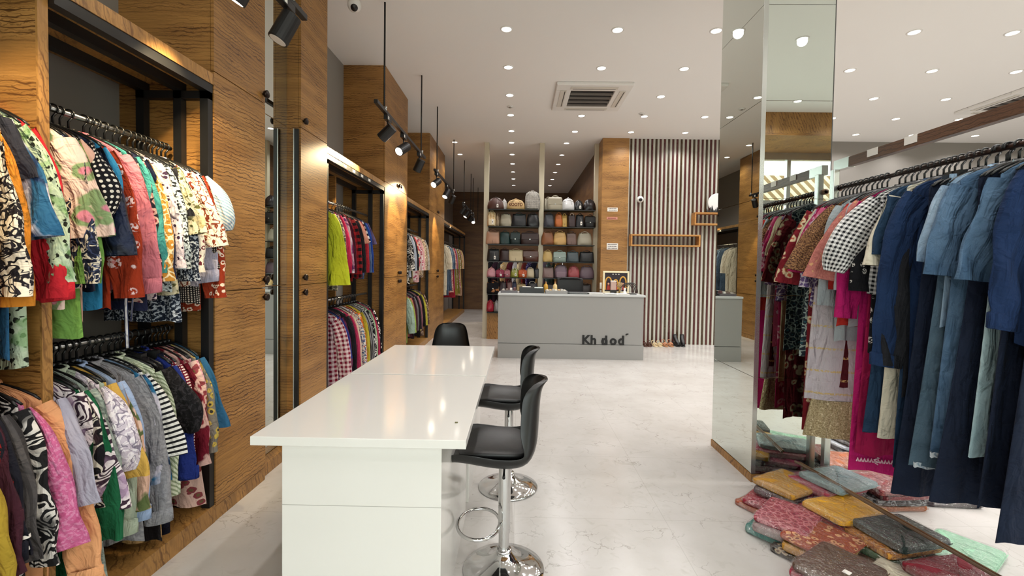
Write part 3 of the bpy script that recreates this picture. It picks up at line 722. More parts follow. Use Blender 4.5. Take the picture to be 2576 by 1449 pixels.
row_left(RU1, 2.13, [
    (176, 'top', 'pale pink blouse with green print', fab('bloom', '#e8cdc0', '#86a070', '#d6869a'), dict(sl='half', sleeve=0.38)),
    (196, 'kurta', 'grass green long tunic', fab('solid', '#6f9a4a', '#4f7d3a'), dict(L=0.80, sleeve=0.55)),
    (208, 'top', 'navy and cream abstract blouse', fab('scribble', '#1d2338', '#dcd5c2', '#3a4668'), dict(L=0.6)),
    (222, 'top', 'blush satin top with white skirt edge', fab('solid', '#dcae9c', '#cf9c8a'), dict(L=0.74, sl='short', sleeve=0.2)),
    (240, 'top', 'black blouse with white polka dots', fab('dots', '#141318', '#e9e2d4'), dict(sl='puff', sleeve=0.30, L=0.6)),
    (262, 'top', 'dark navy satin top with wide sleeves', fab('tiedye', '#15161d', '#232c46', '#0f1015', rough=0.4), dict(sl='bell', sleeve=0.44, L=0.62)),
    (308, 'top', 'rust long-sleeved blouse with white flower motifs', fab('motif', '#9a3216', '#e2c4c4', '#d98a8a'), dict(L=0.70, sleeve=0.62, rz=0.22)),
    (322, 'top', 'bright sky blue shirt', fab('solid', '#2f86b5', '#2673a0'), dict(L=0.7, sleeve=0.4)),
    (356, 'shirt', 'dusty pink long-sleeved shirt with cuffs', fab('solid', '#c2707c', '#b4626f'), dict(L=0.62, sleeve=0.60, extra=ties, rz=0.25)),
    (388, 'top', 'teal crepe long-sleeved blouse', fab('solid', '#3f8d88', '#2f7a76'), dict(L=0.6, sleeve=0.52, rz=0.2)),
    (402, 'top', 'black navy blouse with small flowers', fab('floral', '#1b1b2a', '#c9a69a', '#7b3442'), dict(L=0.68)),
    (414, 'top', 'plain midnight navy top', fab('solid', '#20233f', '#191b33'), dict(L=0.72)),
    (432, 'top', 'cream and mustard circle-print blouse', fab('paisley', '#b98132', '#e3d2ab', '#e9ddc0'), dict(L=0.66, sleeve=0.56)),
    (450, 'top', 'pale pink blouse with purple spots', fab('leopard', '#e2cfd2', '#33203b', '#e6d8da'), dict(L=0.68, sleeve=0.5)),
    (464, 'top', 'pale blue blouse with black speckles', fab('speckle', '#c4d0d2', '#22262c', '#c4d0d2'), dict(L=0.64, sleeve=0.5)),
    (480, 'tshirt', 'charcoal short-sleeved tee', fab('solid', '#1d1d22', '#26262c'), dict(sl='short', sleeve=0.24, L=0.6)),
    (492, 'top', 'cream top with olive leaf print', fab('leopard', '#d9d0b0', '#5a5a34', '#b6a878'), dict(L=0.66, sl='half', sleeve=0.34)),
    (505, 'top', 'dark navy top with white pin flowers', fab('speckle', '#1d2535', '#b8bfc9', '#1d2535'), dict(L=0.80, sleeve=0.56)),
    (518, 'top', 'cream blouse with maroon sprigs', fab('floral', '#e6dac8', '#6e2a33', '#e6dac8', s=1.6), dict(L=0.64, sleeve=0.52)),
    (532, 'top', 'off-white blouse with brown brush marks', fab('scribble', '#e9ddcb', '#7a3420', '#e9ddcb'), dict(sl='half', sleeve=0.40, L=0.62)),
    (546, 'shirt', 'lavender grey long-sleeved shirt', fab('solid', '#a9a6b8', '#9b98ac'), dict(L=0.62, sleeve=0.56)),
    (556, 'top', 'black blouse with tiny cream dots', fab('dots', '#1c1718', '#dccfc0', s=2.2), dict(L=0.72, sleeve=0.5)),
    (566, 'top', 'rust red paisley blouse', fab('floral', '#8c2f16', '#e0cdb8', '#8c2f16', s=1.5), dict(L=0.76, sleeve=0.66)),
    (578, 'top', 'white and blue striped puff-sleeved blouse', fab('stripe_d', '#e7e7e2', '#8fb0c4', s=1.1), dict(sl='puff', sleeve=0.30, L=0.58)),
], ymax=2.51, ymin=1.72)

row_left(RL1, 1.13, [
    (-120, 'top', 'mauve printed blouse', fab('floral', '#8d6a86', '#ddd0d6', '#5c3d57')),
    (-80, 'top', 'red and white speckled tunic', fab('speckle', '#b21f2c', '#ead7cf', '#b21f2c'), dict(L=0.9)),
    (-40, 'top', 'mustard olive top', fab('solid', '#a58a2d', '#917822'), dict(L=0.85)),
    (5, 'top', 'dark red blouse with black print', fab('leopard', '#7c1717', '#120c0e', '#a32620'), dict(L=0.6)),
    (38, 'top', 'maroon plum long tunic', fab('solid', '#3e1a26', '#34141f'), dict(L=0.96, sleeve=0.5)),
    (68, 'jacket', 'navy black jacket with white cuff bands', fab('solid', '#15151f', '#1d1e2c'), dict(L=0.6, sleeve=0.46, extra=whitecuff)),
    (95, 'top', 'grey ribbed long top', fab('stripe_v', '#4e4a4a', '#3b3838'), dict(L=0.9, sleeve=0.5)),
    (118, 'top', 'rose pink long-sleeved blouse', fab('speckle', '#c5628f', '#d283a8', '#b8527f'), dict(L=0.62, sl='bell', sleeve=0.52, rz=0.2)),
    (140, 'top', 'black leaf-print top with white hem', fab('zebra', '#1b1a1c', '#d7d2cc', '#1b1a1c'), dict(L=0.86)),
    (160, 'shirt', 'peach orange long-sleeved shirt', fab('solid', '#e0a070', '#d18f5f'), dict(L=0.78, sleeve=0.70, rz=0.22)),
], ymax=1.62)
row_left(RL1, 1.13, [
    (182, 'top', 'silver lilac satin blouse', fab('solid', '#a7a3b2', '#8f8b9c'), dict(L=0.6, sl='half', sleeve=0.4)),
    (205, 'top', 'purple and white zebra blouse with bell sleeves', fab('zebra', '#e6dcdc', '#3a2836', '#b79ab8'), dict(sl='bell', sleeve=0.48, L=0.6, rz=0.2)),
    (218, 'top', 'bottle green long tunic', fab('solid', '#175c3a', '#114a2e'), dict(L=0.88, sleeve=0.6)),
    (238, 'top', 'black and cream tiger-print blouse', fab('zebra', '#17151a', '#d8d0c0', '#4d3038'), dict(L=0.66, sleeve=0.45)),
    (262, 'dress', 'grey sage crinkled dress', fab('speckle', '#9aa69c', '#848f88', '#a8b1a6'), dict(L=0.98, sleeve=0.45)),
    (290, 'shirt', 'pale sage green long-sleeved shirt', fab('solid', '#b3c0ab', '#a5b49d'), dict(L=0.72, sleeve=0.64, rz=0.25)),
    (305, 'top', 'lilac ruffled blouse', fab('scribble', '#cfc3cf', '#eee6ea', '#8d8394'), dict(sl='puff', sleeve=0.36, L=0.6)),
    (325, 'top', 'mustard yellow blouse with half sleeves', fab('solid', '#c9a04c', '#ba913e'), dict(sl='half', sleeve=0.40, L=0.6)),
    (342, 'shirt', 'light blue chambray shirt', fab('denim', '#92a8cc', '#a5b8d8', '#7d94bb'), dict(L=0.74, sleeve=0.6)),
    (362, 'top', 'pink and olive tropical floral blouse', fab('bloom', '#d9b09a', '#5d6b40', '#e3c3b0'), dict(L=0.66, sleeve=0.56)),
    (386, 'shirt', 'grey heather long-sleeved shirt', fab('speckle', '#97969a', '#8a898e', '#a3a2a6'), dict(L=0.84, sleeve=0.68, rz=0.2)),
    (402, 'top', 'blue and white tie-dye tunic', fab('tiedye', '#c8c3cf', '#2c6c93', '#1d3553'), dict(L=0.72, sleeve=0.5)),
    (418, 'top', 'black and white pinstripe top', fab('stripe_h', '#e2e0da', '#1a1a1e'), dict(sl='half', sleeve=0.4, L=0.6)),
    (436, 'shirt', 'pale green pinstripe long-sleeved shirt', fab('stripe_d', '#d9e0c8', '#97a583'), dict(L=0.66, sleeve=0.60, rz=0.2)),
    (450, 'skirt', 'black skirt with gold blooms', fab('bloom', '#1b1618', '#c9a26c', '#7b2c38'), dict(L=0.92, sl='none')),
    (462, 'top', 'black lace-sleeved top', fab('scribble', '#141214', '#2c292c', '#0d0c0e'), dict(sl='puff', sleeve=0.34, L=0.6)),
    (478, 'trousers', 'long black navy trousers', fab('solid', '#0f1122', '#161a33'), dict(L=0.98, sl='none', hem=0.18, rz=0.3)),
    (494, 'shirt', 'royal blue long-sleeved shirt', fab('solid', '#1f2f78', '#19276a'), dict(L=0.74, sleeve=0.56)),
    (508, 'top', 'maroon blouse with small cream dots', fab('dots', '#6d1328', '#e8d8cf', s=1.5), dict(L=0.62, sleeve=0.5)),
    (522, 'top', 'maroon blouse with pink flowers', fab('bloom', '#6f1426', '#dcb3a8', '#8d2a38'), dict(L=0.66, sleeve=0.54)),
    (534, 'dress', 'blush floral long top', fab('floral', '#dcb6a8', '#8c3f45', '#6f5a3c'), dict(L=0.86, sleeve=0.5)),
    (546, 'top', 'soft pink blouse with raised dots', fab('dots', '#c9879a', '#ddb0ba', s=0.9), dict(L=0.6, sleeve=0.48)),
    (558, 'top', 'mustard fringed top with grey print', fab('floral', '#7f7a70', '#c4ab52', '#3a3833'), dict(L=0.66, sleeve=0.5)),
    (568, 'top', 'steel blue blouse with flared sleeves', fab('solid', '#27597c', '#1f4c6c'), dict(sl='bell', sleeve=0.38, L=0.56)),
], ymax=2.51, ymin=1.72)

# second bay
RU2 = 'second upper left rail'; RL2 = 'second lower left rail'
row_left(RU2, 2.13, [
    (873, 'kurta', 'olive grey paisley tunic', fab('paisley', '#5c5648', '#b6ac90', '#2e2a24'), dict(L=0.8)),
    (866, 'kurta', 'bright chartreuse kurta with wide sleeves', fab('solid', '#b5bd2a', '#a3ac22'), dict(L=0.74, sl='bell', sleeve=0.66, rz=0.1)),
    (872, 'top', 'mauve and white printed blouse', fab('floral', '#cdb9c4', '#7c3b66', '#e3d6da'), dict(L=0.72)),
    (884, 'top', 'magenta shirt with long sleeves', fab('solid', '#c0264f', '#a91d43'), dict(L=0.5, sleeve=0.55)),
    (892, 'top', 'plum and white shaded blouse', fab('tiedye', '#d8c8cf', '#6b2f61', '#b98a9a'), dict(L=0.74)),
    (902, 'shirt', 'maroon striped shirt', fab('stripe_v', '#5b1428', '#34101c'), dict(L=0.76)),
    (912, 'shirt', 'red and black buffalo check shirt', fab('plaid', '#b01e24', '#140d10'), dict(L=0.74, sleeve=0.6)),
    (920, 'shirt', 'black shirt', fab('solid', '#17161a', '#1e1d22'), dict(L=0.7)),
    (926, 'tshirt', 'peach pink top with short sleeves', fab('solid', '#d8947c', '#c9846d'), dict(sl='short', sleeve=0.24)),
    (931, 'shirt', 'crimson long shirt', fab('solid', '#9c1b28', '#8c1522'), dict(L=0.7)),
    (935, 'tshirt', 'white t-shirt with black shoulders', fab('stripe_h', '#d9d6d2', '#2a2a30', s=0.4), dict(sl='short', sleeve=0.22)),
    (939, 'shirt', 'grey blue denim shirt', fab('denim', '#46597a', '#5c7092', '#34435d'), dict(L=0.7)),
    (943, 'shirt', 'royal blue shirt', fab('solid', '#1f3f8c', '#19357a'), dict(L=0.66)),
    (947, 'tshirt', 'purple tee with pale sleeve', fab('solid', '#5a4a6e', '#8d86a0'), dict(sl='short', sleeve=0.24)),
], parts=False, minsp=0.05, ymin=4.20, ymax=5.7)
row_left(RL2, 1.13, [
    (888, 'shirt', 'cobalt blue shirt half hidden', fab('solid', '#26307c', '#1f286a'), dict(L=0.9, sleeve=0.4)),
    (880, 'shirt', 'red and white gingham shirt', fab('check', '#7c1230', '#e6cfd4', s=0.55), dict(L=0.84, sleeve=0.72, rz=0.1)),
    (892, 'top', 'plum top', fab('solid', '#6a2b4e', '#5a2241'), dict(L=0.8)),
    (900, 'top', 'black top', fab('solid', '#17141a', '#201c24'), dict(L=0.8)),
    (908, 'top', 'crimson pink blouse with cuffs', fab('solid', '#a62a50', '#942245'), dict(L=0.6)),
    (915, 'top', 'pale cream long blouse', fab('solid', '#cfb8a4', '#c3aa95'), dict(L=0.84)),
    (922, 'top', 'blue and white ikat blouse', fab('scribble', '#d4cfc8', '#3c5b86', '#b04a3c'), dict(L=0.74)),
    (929, 'top', 'orange print blouse', fab('floral', '#d26a2c', '#f0d2a8', '#8a2c2c'), dict(L=0.72)),
    (935, 'top', 'olive yellow blouse', fab('solid', '#b0a232', '#9f922a'), dict(L=0.78)),
    (941, 'top', 'grey striped blouse', fab('stripe_v', '#8c8a8e', '#2e2c32'), dict(L=0.78)),
    (947, 'top', 'black and white print blouse', fab('zebra', '#19181c', '#d6d2cc', '#19181c'), dict(L=0.78)),
    (952, 'top', 'pale green hem top', fab('solid', '#9db090', '#8ea282'), dict(L=0.84)),
    (957, 'top', 'carmine blouse', fab('solid', '#a22548', '#8c1d3c'), dict(L=0.66)),
    (961, 'top', 'black cream floral blouse', fab('floral', '#17151a', '#e0d6cc', '#17151a'), dict(L=0.6)),
], parts=False, minsp=0.05, ymin=4.20, ymax=5.72)
# third bay
RU3 = 'third upper left rail'; RL3 = 'third lower left rail'
row_left(RU3, 2.13, [
    (1044, 'top', 'black and white feather-print blouse', fab('zebra', '#19181c', '#e2ded6', '#19181c'), dict(L=0.84)),
    (1050, 'top', 'pale grey blue top', fab('solid', '#a9b0bc', '#9aa2b0'), dict(L=0.74)),
    (1054, 'shirt', 'black shirt with long sleeves', fab('solid', '#1b191c', '#242126'), dict(L=0.76)),
    (1058, 'top', 'coral print blouse', fab('bloom', '#b8464a', '#e6c8a8', '#3c5b6c'), dict(L=0.6)),
    (1062, 'trousers', 'khaki hanging trousers', fab('solid', '#857854', '#786c4a'), dict(L=0.84, sl='none')),
    (1066, 'top', 'white and pink floral blouse', fab('floral', '#e2d2cf', '#c45a7a', '#8d6a58'), dict(L=0.8)),
    (1070, 'top', 'blush satin blouse', fab('solid', '#d5a6a4', '#c99896'), dict(L=0.84)),
    (1074, 'top', 'cream lace blouse', fab('scribble', '#d9cdb6', '#a3936f', '#8a7654'), dict(L=0.72)),
    (1078, 'top', 'taupe floral blouse', fab('floral', '#a8937c', '#5c3f3a', '#d9cbb8'), dict(L=0.76)),
    (1082, 'top', 'grey cream checked top', fab('check', '#8d8478', '#d2cabc'), dict(L=0.7)),
], parts=False, minsp=0.09, ymin=7.2, ymax=8.7)
row_left(RL3, 1.13, [
    (1041, 'top', 'pale sea-green top', fab('solid', '#8fa69c', '#82998f'), dict(L=0.84)),
    (1046, 'top', 'apple green top', fab('solid', '#8aa04a', '#7a9140'), dict(L=0.8)),
    (1051, 'top', 'salmon top', fab('solid', '#b0665c', '#a05a50'), dict(L=0.7)),
    (1055, 'top', 'dark maroon top', fab('solid', '#421f28', '#381a22'), dict(L=0.74)),
    (1059, 'shirt', 'grey shirt', fab('solid', '#6a6468', '#5e585c'), dict(L=0.7)),
    (1064, 'shirt', 'black long shirt', fab('solid', '#1c191b', '#252124'), dict(L=0.8)),
    (1068, 'top', 'dusky rose top', fab('solid', '#8c5a62', '#7d4e56'), dict(L=0.72)),
    (1073, 'shirt', 'jet black jacket-like shirt', fab('solid', '#141214', '#1b191b'), dict(L=0.8)),
    (1077, 'top', 'lime yellow blouse', fab('solid', '#b3a83a', '#a3982f'), dict(L=0.74)),
    (1081, 'top', 'brown printed blouse', fab('floral', '#5a4238', '#b59c84', '#5a4238'), dict(L=0.84)),
], parts=False, minsp=0.09, ymin=7.2, ymax=8.7)
# fourth, long bay
row_left('farthest left rail', 2.13, [
    (1134, 'shirt', 'cream long jacket', fab('solid', '#d9cbb0', '#ccbe9f'), dict(L=1.25)),
    (1138, 'shirt', 'ivory coat', fab('solid', '#e2d8c4', '#d6cbb4'), dict(L=1.15)),
    (1142, 'shirt', 'denim blue long jacket', fab('denim', '#465a72', '#5d7188', '#37465a'), dict(L=1.3)),
    (1146, 'shirt', 'slate blue coat', fab('denim', '#3c4c62', '#56687e', '#2e3a4c'), dict(L=1.2)),
    (1149, 'dress', 'pink and cream print dress', fab('floral', '#d9b0a0', '#b0404a', '#e3d2c0'), dict(L=1.25)),
    (1152, 'dress', 'crimson dress', fab('solid', '#a02838', '#90202f'), dict(L=1.4)),
    (1155, 'dress', 'lilac grey dress', fab('solid', '#9c8a9c', '#8d7b8d'), dict(L=1.25)),
    (1157, 'dress', 'mustard green dress', fab('solid', '#94853a', '#847631'), dict(L=1.35)),
    (1160, 'dress', 'cream floral dress', fab('floral', '#dccdb6', '#8a5a3a', '#c48a6a'), dict(L=1.2)),
    (1162, 'dress', 'olive dress', fab('solid', '#7f7434', '#716729'), dict(L=1.35)),
    (1164, 'dress', 'rose printed dress', fab('floral', '#c67a80', '#ead0c8', '#c67a80'), dict(L=1.2)),
    (1166, 'dress', 'straw yellow dress', fab('solid', '#c9b264', '#baa356'), dict(L=1.2)),
    (1168, 'dress', 'blush beige long dress', fab('solid', '#d2aa8c', '#c69c7e'), dict(L=1.45)),
], parts=False, minsp=0.22, ymin=10.8, ymax=14.4)

# clothes rail behind the bag shelves
rk = thing('garment_rack', 'low clothes rack half hidden behind the bag shelves', 'clothes rack', (0.1, 11.3, 0))
m = MB(); m.cyl((-0.75, 11.3, 1.72), (1.1, 11.3, 1.72), 0.014)
for x in (-0.75, 1.1): m.cyl((x, 11.3, 0.02), (x, 11.3, 1.72), 0.014); m.cyl((x, 11.0, 0.02), (x, 11.6, 0.02), 0.014)
mk('rack_frame', m, STEEL, rk, smooth=True)
for i, (dsc, mt) in enumerate([('black', fab('solid', '#17141a', '#201c24')), ('dark plum', fab('solid', '#35192c', '#2a1322')), ('charcoal', fab('solid', '#2c2c30', '#232327')), ('gold and cream', fab('floral', '#d9b878', '#efe6d2', '#a3722f')), ('maroon', fab('solid', '#5c1422', '#4d0f1b')), ('white', fab('stripe_v', '#e6e6ea', '#a8b0c8')), ('ivory', fab('solid', '#e2d2a8', '#d2c090')), ('brick red', fab('solid', '#7c2a24', '#6a211c')), ('indigo print', fab('floral', '#2a2a6c', '#c9b8d8', '#2a2a6c')), ('navy', fab('solid', '#171c33', '#12162a')), ('khaki brown', fab('solid', '#9a7c4a', '#8a6d3e')), ('mauve striped', fab('stripe_v', '#6b4a68', '#c2aebc')), ('teal grey', fab('solid', '#55706c', '#4a6460')), ('dark green', fab('solid', '#233228', '#1b281f')), ('tan', fab('solid', '#a0793f', '#8c6833'))]):
    garment('kurta', (-0.66 + i * 0.118, 11.3, 1.72), PI/2 + random.uniform(-0.5, -0.2), 'rack behind the bag shelves', dsc + ' long tunic glimpsed between shelves', mt, L=1.0, parts=False, col='black')

# ------------------------------------------------------------------ white display tables
def table(y0, y1, py0, py1, label, xa=-1.026, xb=-0.19):
    t = thing('display_table', label, 'table', ((xa+xb)/2, (y0+y1)/2, 0))
    mk('table_top', MB().box(xa, xb, y0, y1, 0.795, 0.83), GLOSSW, t, bevel=0.002)
    p = mk('pedestal', MB().box(-0.93, -0.292, py0, py1, 0.0, 0.795), GLOSSW, t, bevel=0.002)
    mk('panel_joint', MB().box(-0.9295, -0.2925, py0 - 0.0006, py0 + 0.001, 0.535, 0.5375), plain('joint_grey', '#b9b5ae', 0.6), p)
    return t
table(1.735, 2.765, 1.79, 2.69, 'glossy white display table in front, nearest the camera')
table(2.785, 3.81, 2.86, 3.72, 'second glossy white display table behind the nearest one', -1.024, -0.186)
_c = MB().tube([(-0.3, 2.12, 0.8302), (-0.3, 2.12, 0.836)], 0.0, 6)
crumb = mk('paper_scrap', MB().box(-0.006, 0.006, -0.004, 0.004, 0, 0.004), plain('scrap_olive', '#6e6a48', 0.8), None); crumb.location = (-0.253, 1.93, 0.83); tag(crumb, 'tiny olive scrap lying on the nearest white table', 'scrap')

# ------------------------------------------------------------------ bar stools
def stool(loc, rz, label, group='black bar stools'):
    t = thing('bar_stool', label, 'stool', loc, rz, group)
    mk('base', MB().lathe([(0.0, 0.0), (0.198, 0.0), (0.202, 0.004), (0.199, 0.009), (0.16, 0.018), (0.11, 0.033), (0.07, 0.055), (0.045, 0.08), (0.036, 0.098), (0.0, 0.098)], 64), CHROME, t, local=True, smooth=True)
    mk('base_collar', MB().lathe([(0.040, 0.095), (0.041, 0.101), (0.034, 0.104), (0.0, 0.104)], 32), CHROME, t, local=True, smooth=True)
    mk('lower_column', MB().lathe([(0.0265, 0.1), (0.0265, 0.19)], 32), CHROME, t, local=True, smooth=True)
    mk('column', MB().lathe([(0.0, 0.186), (0.0305, 0.186), (0.0305, 0.56), (0.0, 0.56)], 32), CHROME, t, local=True)
    fr = []
    for i in range(25):
        a = math.radians(-148 + 296 * i / 24); fr.append((0.125 + 0.105 * math.cos(a), 0.14 * math.sin(a), 0.225))
    fr = [(0.02, -0.016, 0.235)] + fr + [(0.02, 0.016, 0.235)]
    mk('footrest', MB().tube(fr, 0.0085, 12), CHROME, t, local=True, smooth=True)
    # shell: profile along s (front lip -> seat -> back), width across
    prof = [(0.258, 0.572, 0.09), (0.256, 0.592, 0.135), (0.236, 0.608, 0.178), (0.19, 0.612, 0.208), (0.12, 0.603, 0.215), (0.05, 0.592, 0.218), (-0.03, 0.588, 0.218), (-0.09, 0.600, 0.215), (-0.125, 0.628, 0.208), (-0.142, 0.675, 0.196), (-0.149, 0.73, 0.182), (-0.152, 0.79, 0.170), (-0.155, 0.85, 0.160), (-0.160, 0.90, 0.150), (-0.170, 0.935, 0.134), (-0.186, 0.955, 0.106), (-0.198, 0.958, 0.065)]
    rows_t = []; rows_b = []; n = 18
    for i, (x, z, wd) in enumerate(prof):
        s = i / (len(prof) - 1); seat = max(0.0, 1 - s / 0.55); back = max(0.0, min(1.0, (s - 0.42) / 0.2)); fade = 1 - max(0.0, (s - 0.82) / 0.18) * 0.6
        rt = []; rb = []
        for j in range(n + 1):
            u = -1 + 2 * j / n; a = abs(u) ** 2.6
            zz = z + (0.050 * (1 - back) * (0.35 + 0.65 * min(1, s / 0.2))) * a
            xx = x + 0.085 * back * a * fade + 0.0
            yy = wd * math.sin(u * PI / 2 * 0.96) 
            rt.append((xx, yy, zz))
            # underside, 12 mm below/behind
            nb = Vector((-1, 0, -0.15)) if back > 0.5 else Vector((0, 0, -1)); nb = (Vector((0, 0, -1)) * (1 - back) + Vector((-1, 0, -0.1)) * back).normalized()
            th = 0.012 + 0.020 * (1 - back) * (1 - abs(u) ** 3)
            rb.append((xx + nb.x * th, yy, zz + nb.z * th))
        rows_t.append(rt); rows_b.append(rb)
    m = MB(); ring = [a + b[::-1] for a, b in zip(rows_t, rows_b)]
    m.grid(ring, True, True, True); mk('shell', m, PLASB, t, local=True, smooth=True, sub=1)
    # cushion on the seat
    cm = MB(); rr = []
    for k, (sc_, dz) in enumerate(((0.90, 0.0), (1.0, 0.010), (1.0, 0.024), (0.93, 0.034), (0.6, 0.040), (0.05, 0.041))):
        ring = []
        for j in range(40):
            a = 2*PI*j/40; e = 3.2; cx = abs(math.cos(a))**(2/e)*(1 if math.cos(a) >= 0 else -1); sy = abs(math.sin(a))**(2/e)*(1 if math.sin(a) >= 0 else -1)
            px = 0.045 + 0.178 * cx * sc_; py = 0.182 * sy * sc_; ring.append((px, py, 0.590 + dz + 0.10 * (px - 0.02) ** 2 + 0.9 * max(0, -0.06 - px) ** 2 * 4 + 0.045 * (abs(py) / 0.2) ** 3))
        rr.append(ring)
    cm.grid(rr, True, True, True); mk('cushion', cm, LEATH, t, local=True, smooth=True)
    mk('seat_plate', MB().lathe([(0.0, 0.545), (0.09, 0.55), (0.10, 0.562), (0.0, 0.575)], 24), BLACKM, t, local=True, smooth=True)
    mk('height_lever', MB().tube([(0, 0.05, 0.553), (0.0, 0.16, 0.552), (0.0, 0.20, 0.548)], [0.005, 0.005, 0.007], 8), BLACKM, t, local=True, smooth=True)
    return t
s1 = stool((-0.05, 2.23, 0), PI, 'black bar stool with chrome base, nearest the camera')
copy_tree(s1, (-0.046, 3.078, 0), PI, 'second black bar stool, behind the nearest one beside the table')
copy_tree(s1, (-0.615, 4.16, 0), -PI/2, 'black bar stool at the far end of the white tables, back turned')

# ------------------------------------------------------------------ reception counter
ct = thing('reception_counter', 'grey laminate reception counter with black letters near its foot', 'counter', (0.87, 7.8, 0))
mk('counter_body', MB().box(-0.315, 2.06, 7.47, 8.2, 0.248, 1.03), GREYL, ct, bevel=0.002)
mk('kick_panel', MB().box(-0.315, 2.07, 7.462, 8.2, 0.0, 0.241), GREYL, ct, bevel=0.002)
mk('shadow_gap', MB().box(-0.30, 2.04, 7.49, 8.18, 0.24, 0.249), BLACKM, ct)
mk('counter_top', MB().box(-0.322, 2.085, 7.455, 8.22, 1.03, 1.062), GREYT, ct, bevel=0.002)
def letter(ch, x, z, size, sx=1.0, rot=0.0):
    cu = bpy.data.curves.new('letter', 'FONT'); cu.body = ch; cu.size = size; cu.extrude = 0.008; cu.offset = 0.0065 * size / 0.2
    o = bpy.data.objects.new('letter', cu); COL.objects.link(o)
    dg = bpy.context.evaluated_depsgraph_get(); me = bpy.data.meshes.new_from_object(o.evaluated_get(dg)); bpy.data.objects.remove(o)
    me.materials.clear(); me.materials.append(plain('letter_black', '#0b0b0b', 0.6))
    q = bpy.data.objects.new('letter', me); COL.objects.link(q); q.parent = ct
    q.location = (x - ct.location.x, 7.47 - 0.009 - (0.002 if ch == 'n' else 0) - ct.location.y, z - ct.location.z); q.rotation_euler = (PI/2, 0, 0) if not rot else (PI/2, rot, 0); q.scale = (sx, 1, 1); return q
for ch, x, sz in (('K', 1.062, 0.205), ('h', 1.200, 0.205), ('n', 1.385, 0.205), ('d', 1.378, 0.20), ('o', 1.518, 0.205), ('d', 1.652, 0.205)): letter(ch, x, 0.252, sz)
mk('letter_accent', MB().tube([(1.775, 7.462, 0.412), (1.80, 7.462, 0.424), (1.825, 7.462, 0.428)], [0.008, 0.014, 0.004], 8), BLACKM, ct)

ZT = 1.062
def boxthing(name, label, cat, x0, x1, y0, y1, z0, z1, mat, bevel=0.004, parts=()):
    t = thing(name, label, cat, ((x0+x1)/2, (y0+y1)/2, z0)); mk(parts[0] if parts else 'body', MB().box(x0, x1, y0, y1, z0, z1), mat, t, bevel=bevel); return t
pr = boxthing('receipt_printer', 'long low black machine on the left of the counter', 'printer', 0.03, 0.44, 7.62, 7.9, ZT, 1.16, PLASB)
mk('paper_roll', MB().box(0.08, 0.22, 7.64, 7.75, 1.1602, 1.17), PAPER, pr); mk('tray_lip', MB().box(0.28, 0.42, 7.6, 7.62, 1.15, 1.165), STEEL, pr)
pr2 = boxthing('storage_tray', 'clear grey tray of small items at the counter left end', 'tray', -0.28, 0.0, 7.6, 7.9, ZT, 1.10, plain('smoke_plastic', '#5a5558', 0.3))
for i, (x, c) in enumerate(((-0.24, '#c9c0b4'), (-0.18, '#8d7a70'), (-0.11, '#e6e2da'), (-0.05, '#6d4a4a'))):
    mk('small_item', MB().box(x-0.02, x+0.02, 7.66, 7.74, 1.1002, 1.12 + 0.01*i), plain('item%d' % i, c, 0.6), pr2, bevel=0.003)
gb = boxthing('jewellery_box', 'low grey open box of small cards on the counter', 'box', 0.46, 0.82, 7.52, 7.76, ZT, 1.115, GREYL)
for i in range(7): mk('card', MB().box(0.48 + i*0.047, 0.515 + i*0.047, 7.55, 7.70, 1.1152, 1.125 + 0.006*(i % 3)), plain('card%d' % (i % 3), ('#e8dfcc', '#d9b98a', '#c9c6c0')[i % 3], 0.7), gb)
lp = boxthing('laptop', 'flat black laptop lying on the counter', 'laptop', 0.83, 1.18, 7.55, 7.78, ZT, 1.082, PLASB)
mk('edge_strip', MB().box(0.86, 1.15, 7.545, 7.55, 1.076, 1.082), STEEL, lp)
for x0, x1, y0, z1, c, lb in ((1.19, 1.42, 7.55, 1.080, '#d5d2cb', 'stack of pale papers on the counter right of the laptop'), (1.44, 1.62, 7.52, 1.082, '#c9c8c4', 'grey-white paper pad in the middle of the counter papers'), (1.63, 1.84, 7.50, 1.078, '#efeae0', 'white paper sheets near the hair bands on counter')):
    t = thing('paper_stack', lb, 'papers', ((x0+x1)/2, y0+0.1, ZT)); mk('sheets', MB().box(x0, x1, y0, y0+0.2, ZT, z1 - 0.002), plain('p'+c, c, 0.8), t)
    mk('top_sheet', MB().box(x0+0.02, x1-0.01, y0-0.01, y0+0.19, z1 - 0.002, z1), PAPER, t)
# framed picture
fp = thing('framed_picture', 'cream framed picture with golden arches on the counter', 'picture', (1.71, 8.0, ZT))
f = MB(); X0, X1, Z0, Z1 = 1.487, 1.94, 1.063, 1.447
for (a, b, c, d) in ((X0, X1, Z1-0.03, Z1), (X0, X1, Z0, Z0+0.03), (X0, X0+0.03, Z0+0.03, Z1-0.03), (X1-0.03, X1, Z0+0.03, Z1-0.03)): f.box(a, b, 7.985, 8.015, c, d)
mk('frame', f, plain('cream_frame', '#e8dcb8', 0.4), fp, bevel=0.004)
pc = mk('picture', MB().box(X0+0.03, X1-0.03, 8.0, 8.01, Z0+0.03, Z1-0.03), plain('picture_ground', '#241421', 0.4), fp)
GOLD = plain('picture_gold', '#d9a03c', 0.5); RED = plain('picture_red', '#a33528', 0.5); PK = plain('picture_flesh', '#d99a7c', 0.5)
def arch(cx, cz, wd, ht, m):
    pts = [(cx - wd, 7.998, cz)] + [(cx - wd*math.cos(PI*i/10), 7.998, cz + ht*0.5 + ht*0.5*math.sin(PI*i/10)) for i in range(11)] + [(cx + wd, 7.998, cz)]
    m.tube(pts, 0.011, 6, flat=0.15)
m = MB(); arch(1.585, 1.12, 0.055, 0.22, m); arch(1.835, 1.15, 0.055, 0.2, m); arch(1.71, 1.13, 0.04, 0.17, m); mk('golden_arch', m, GOLD, pc)
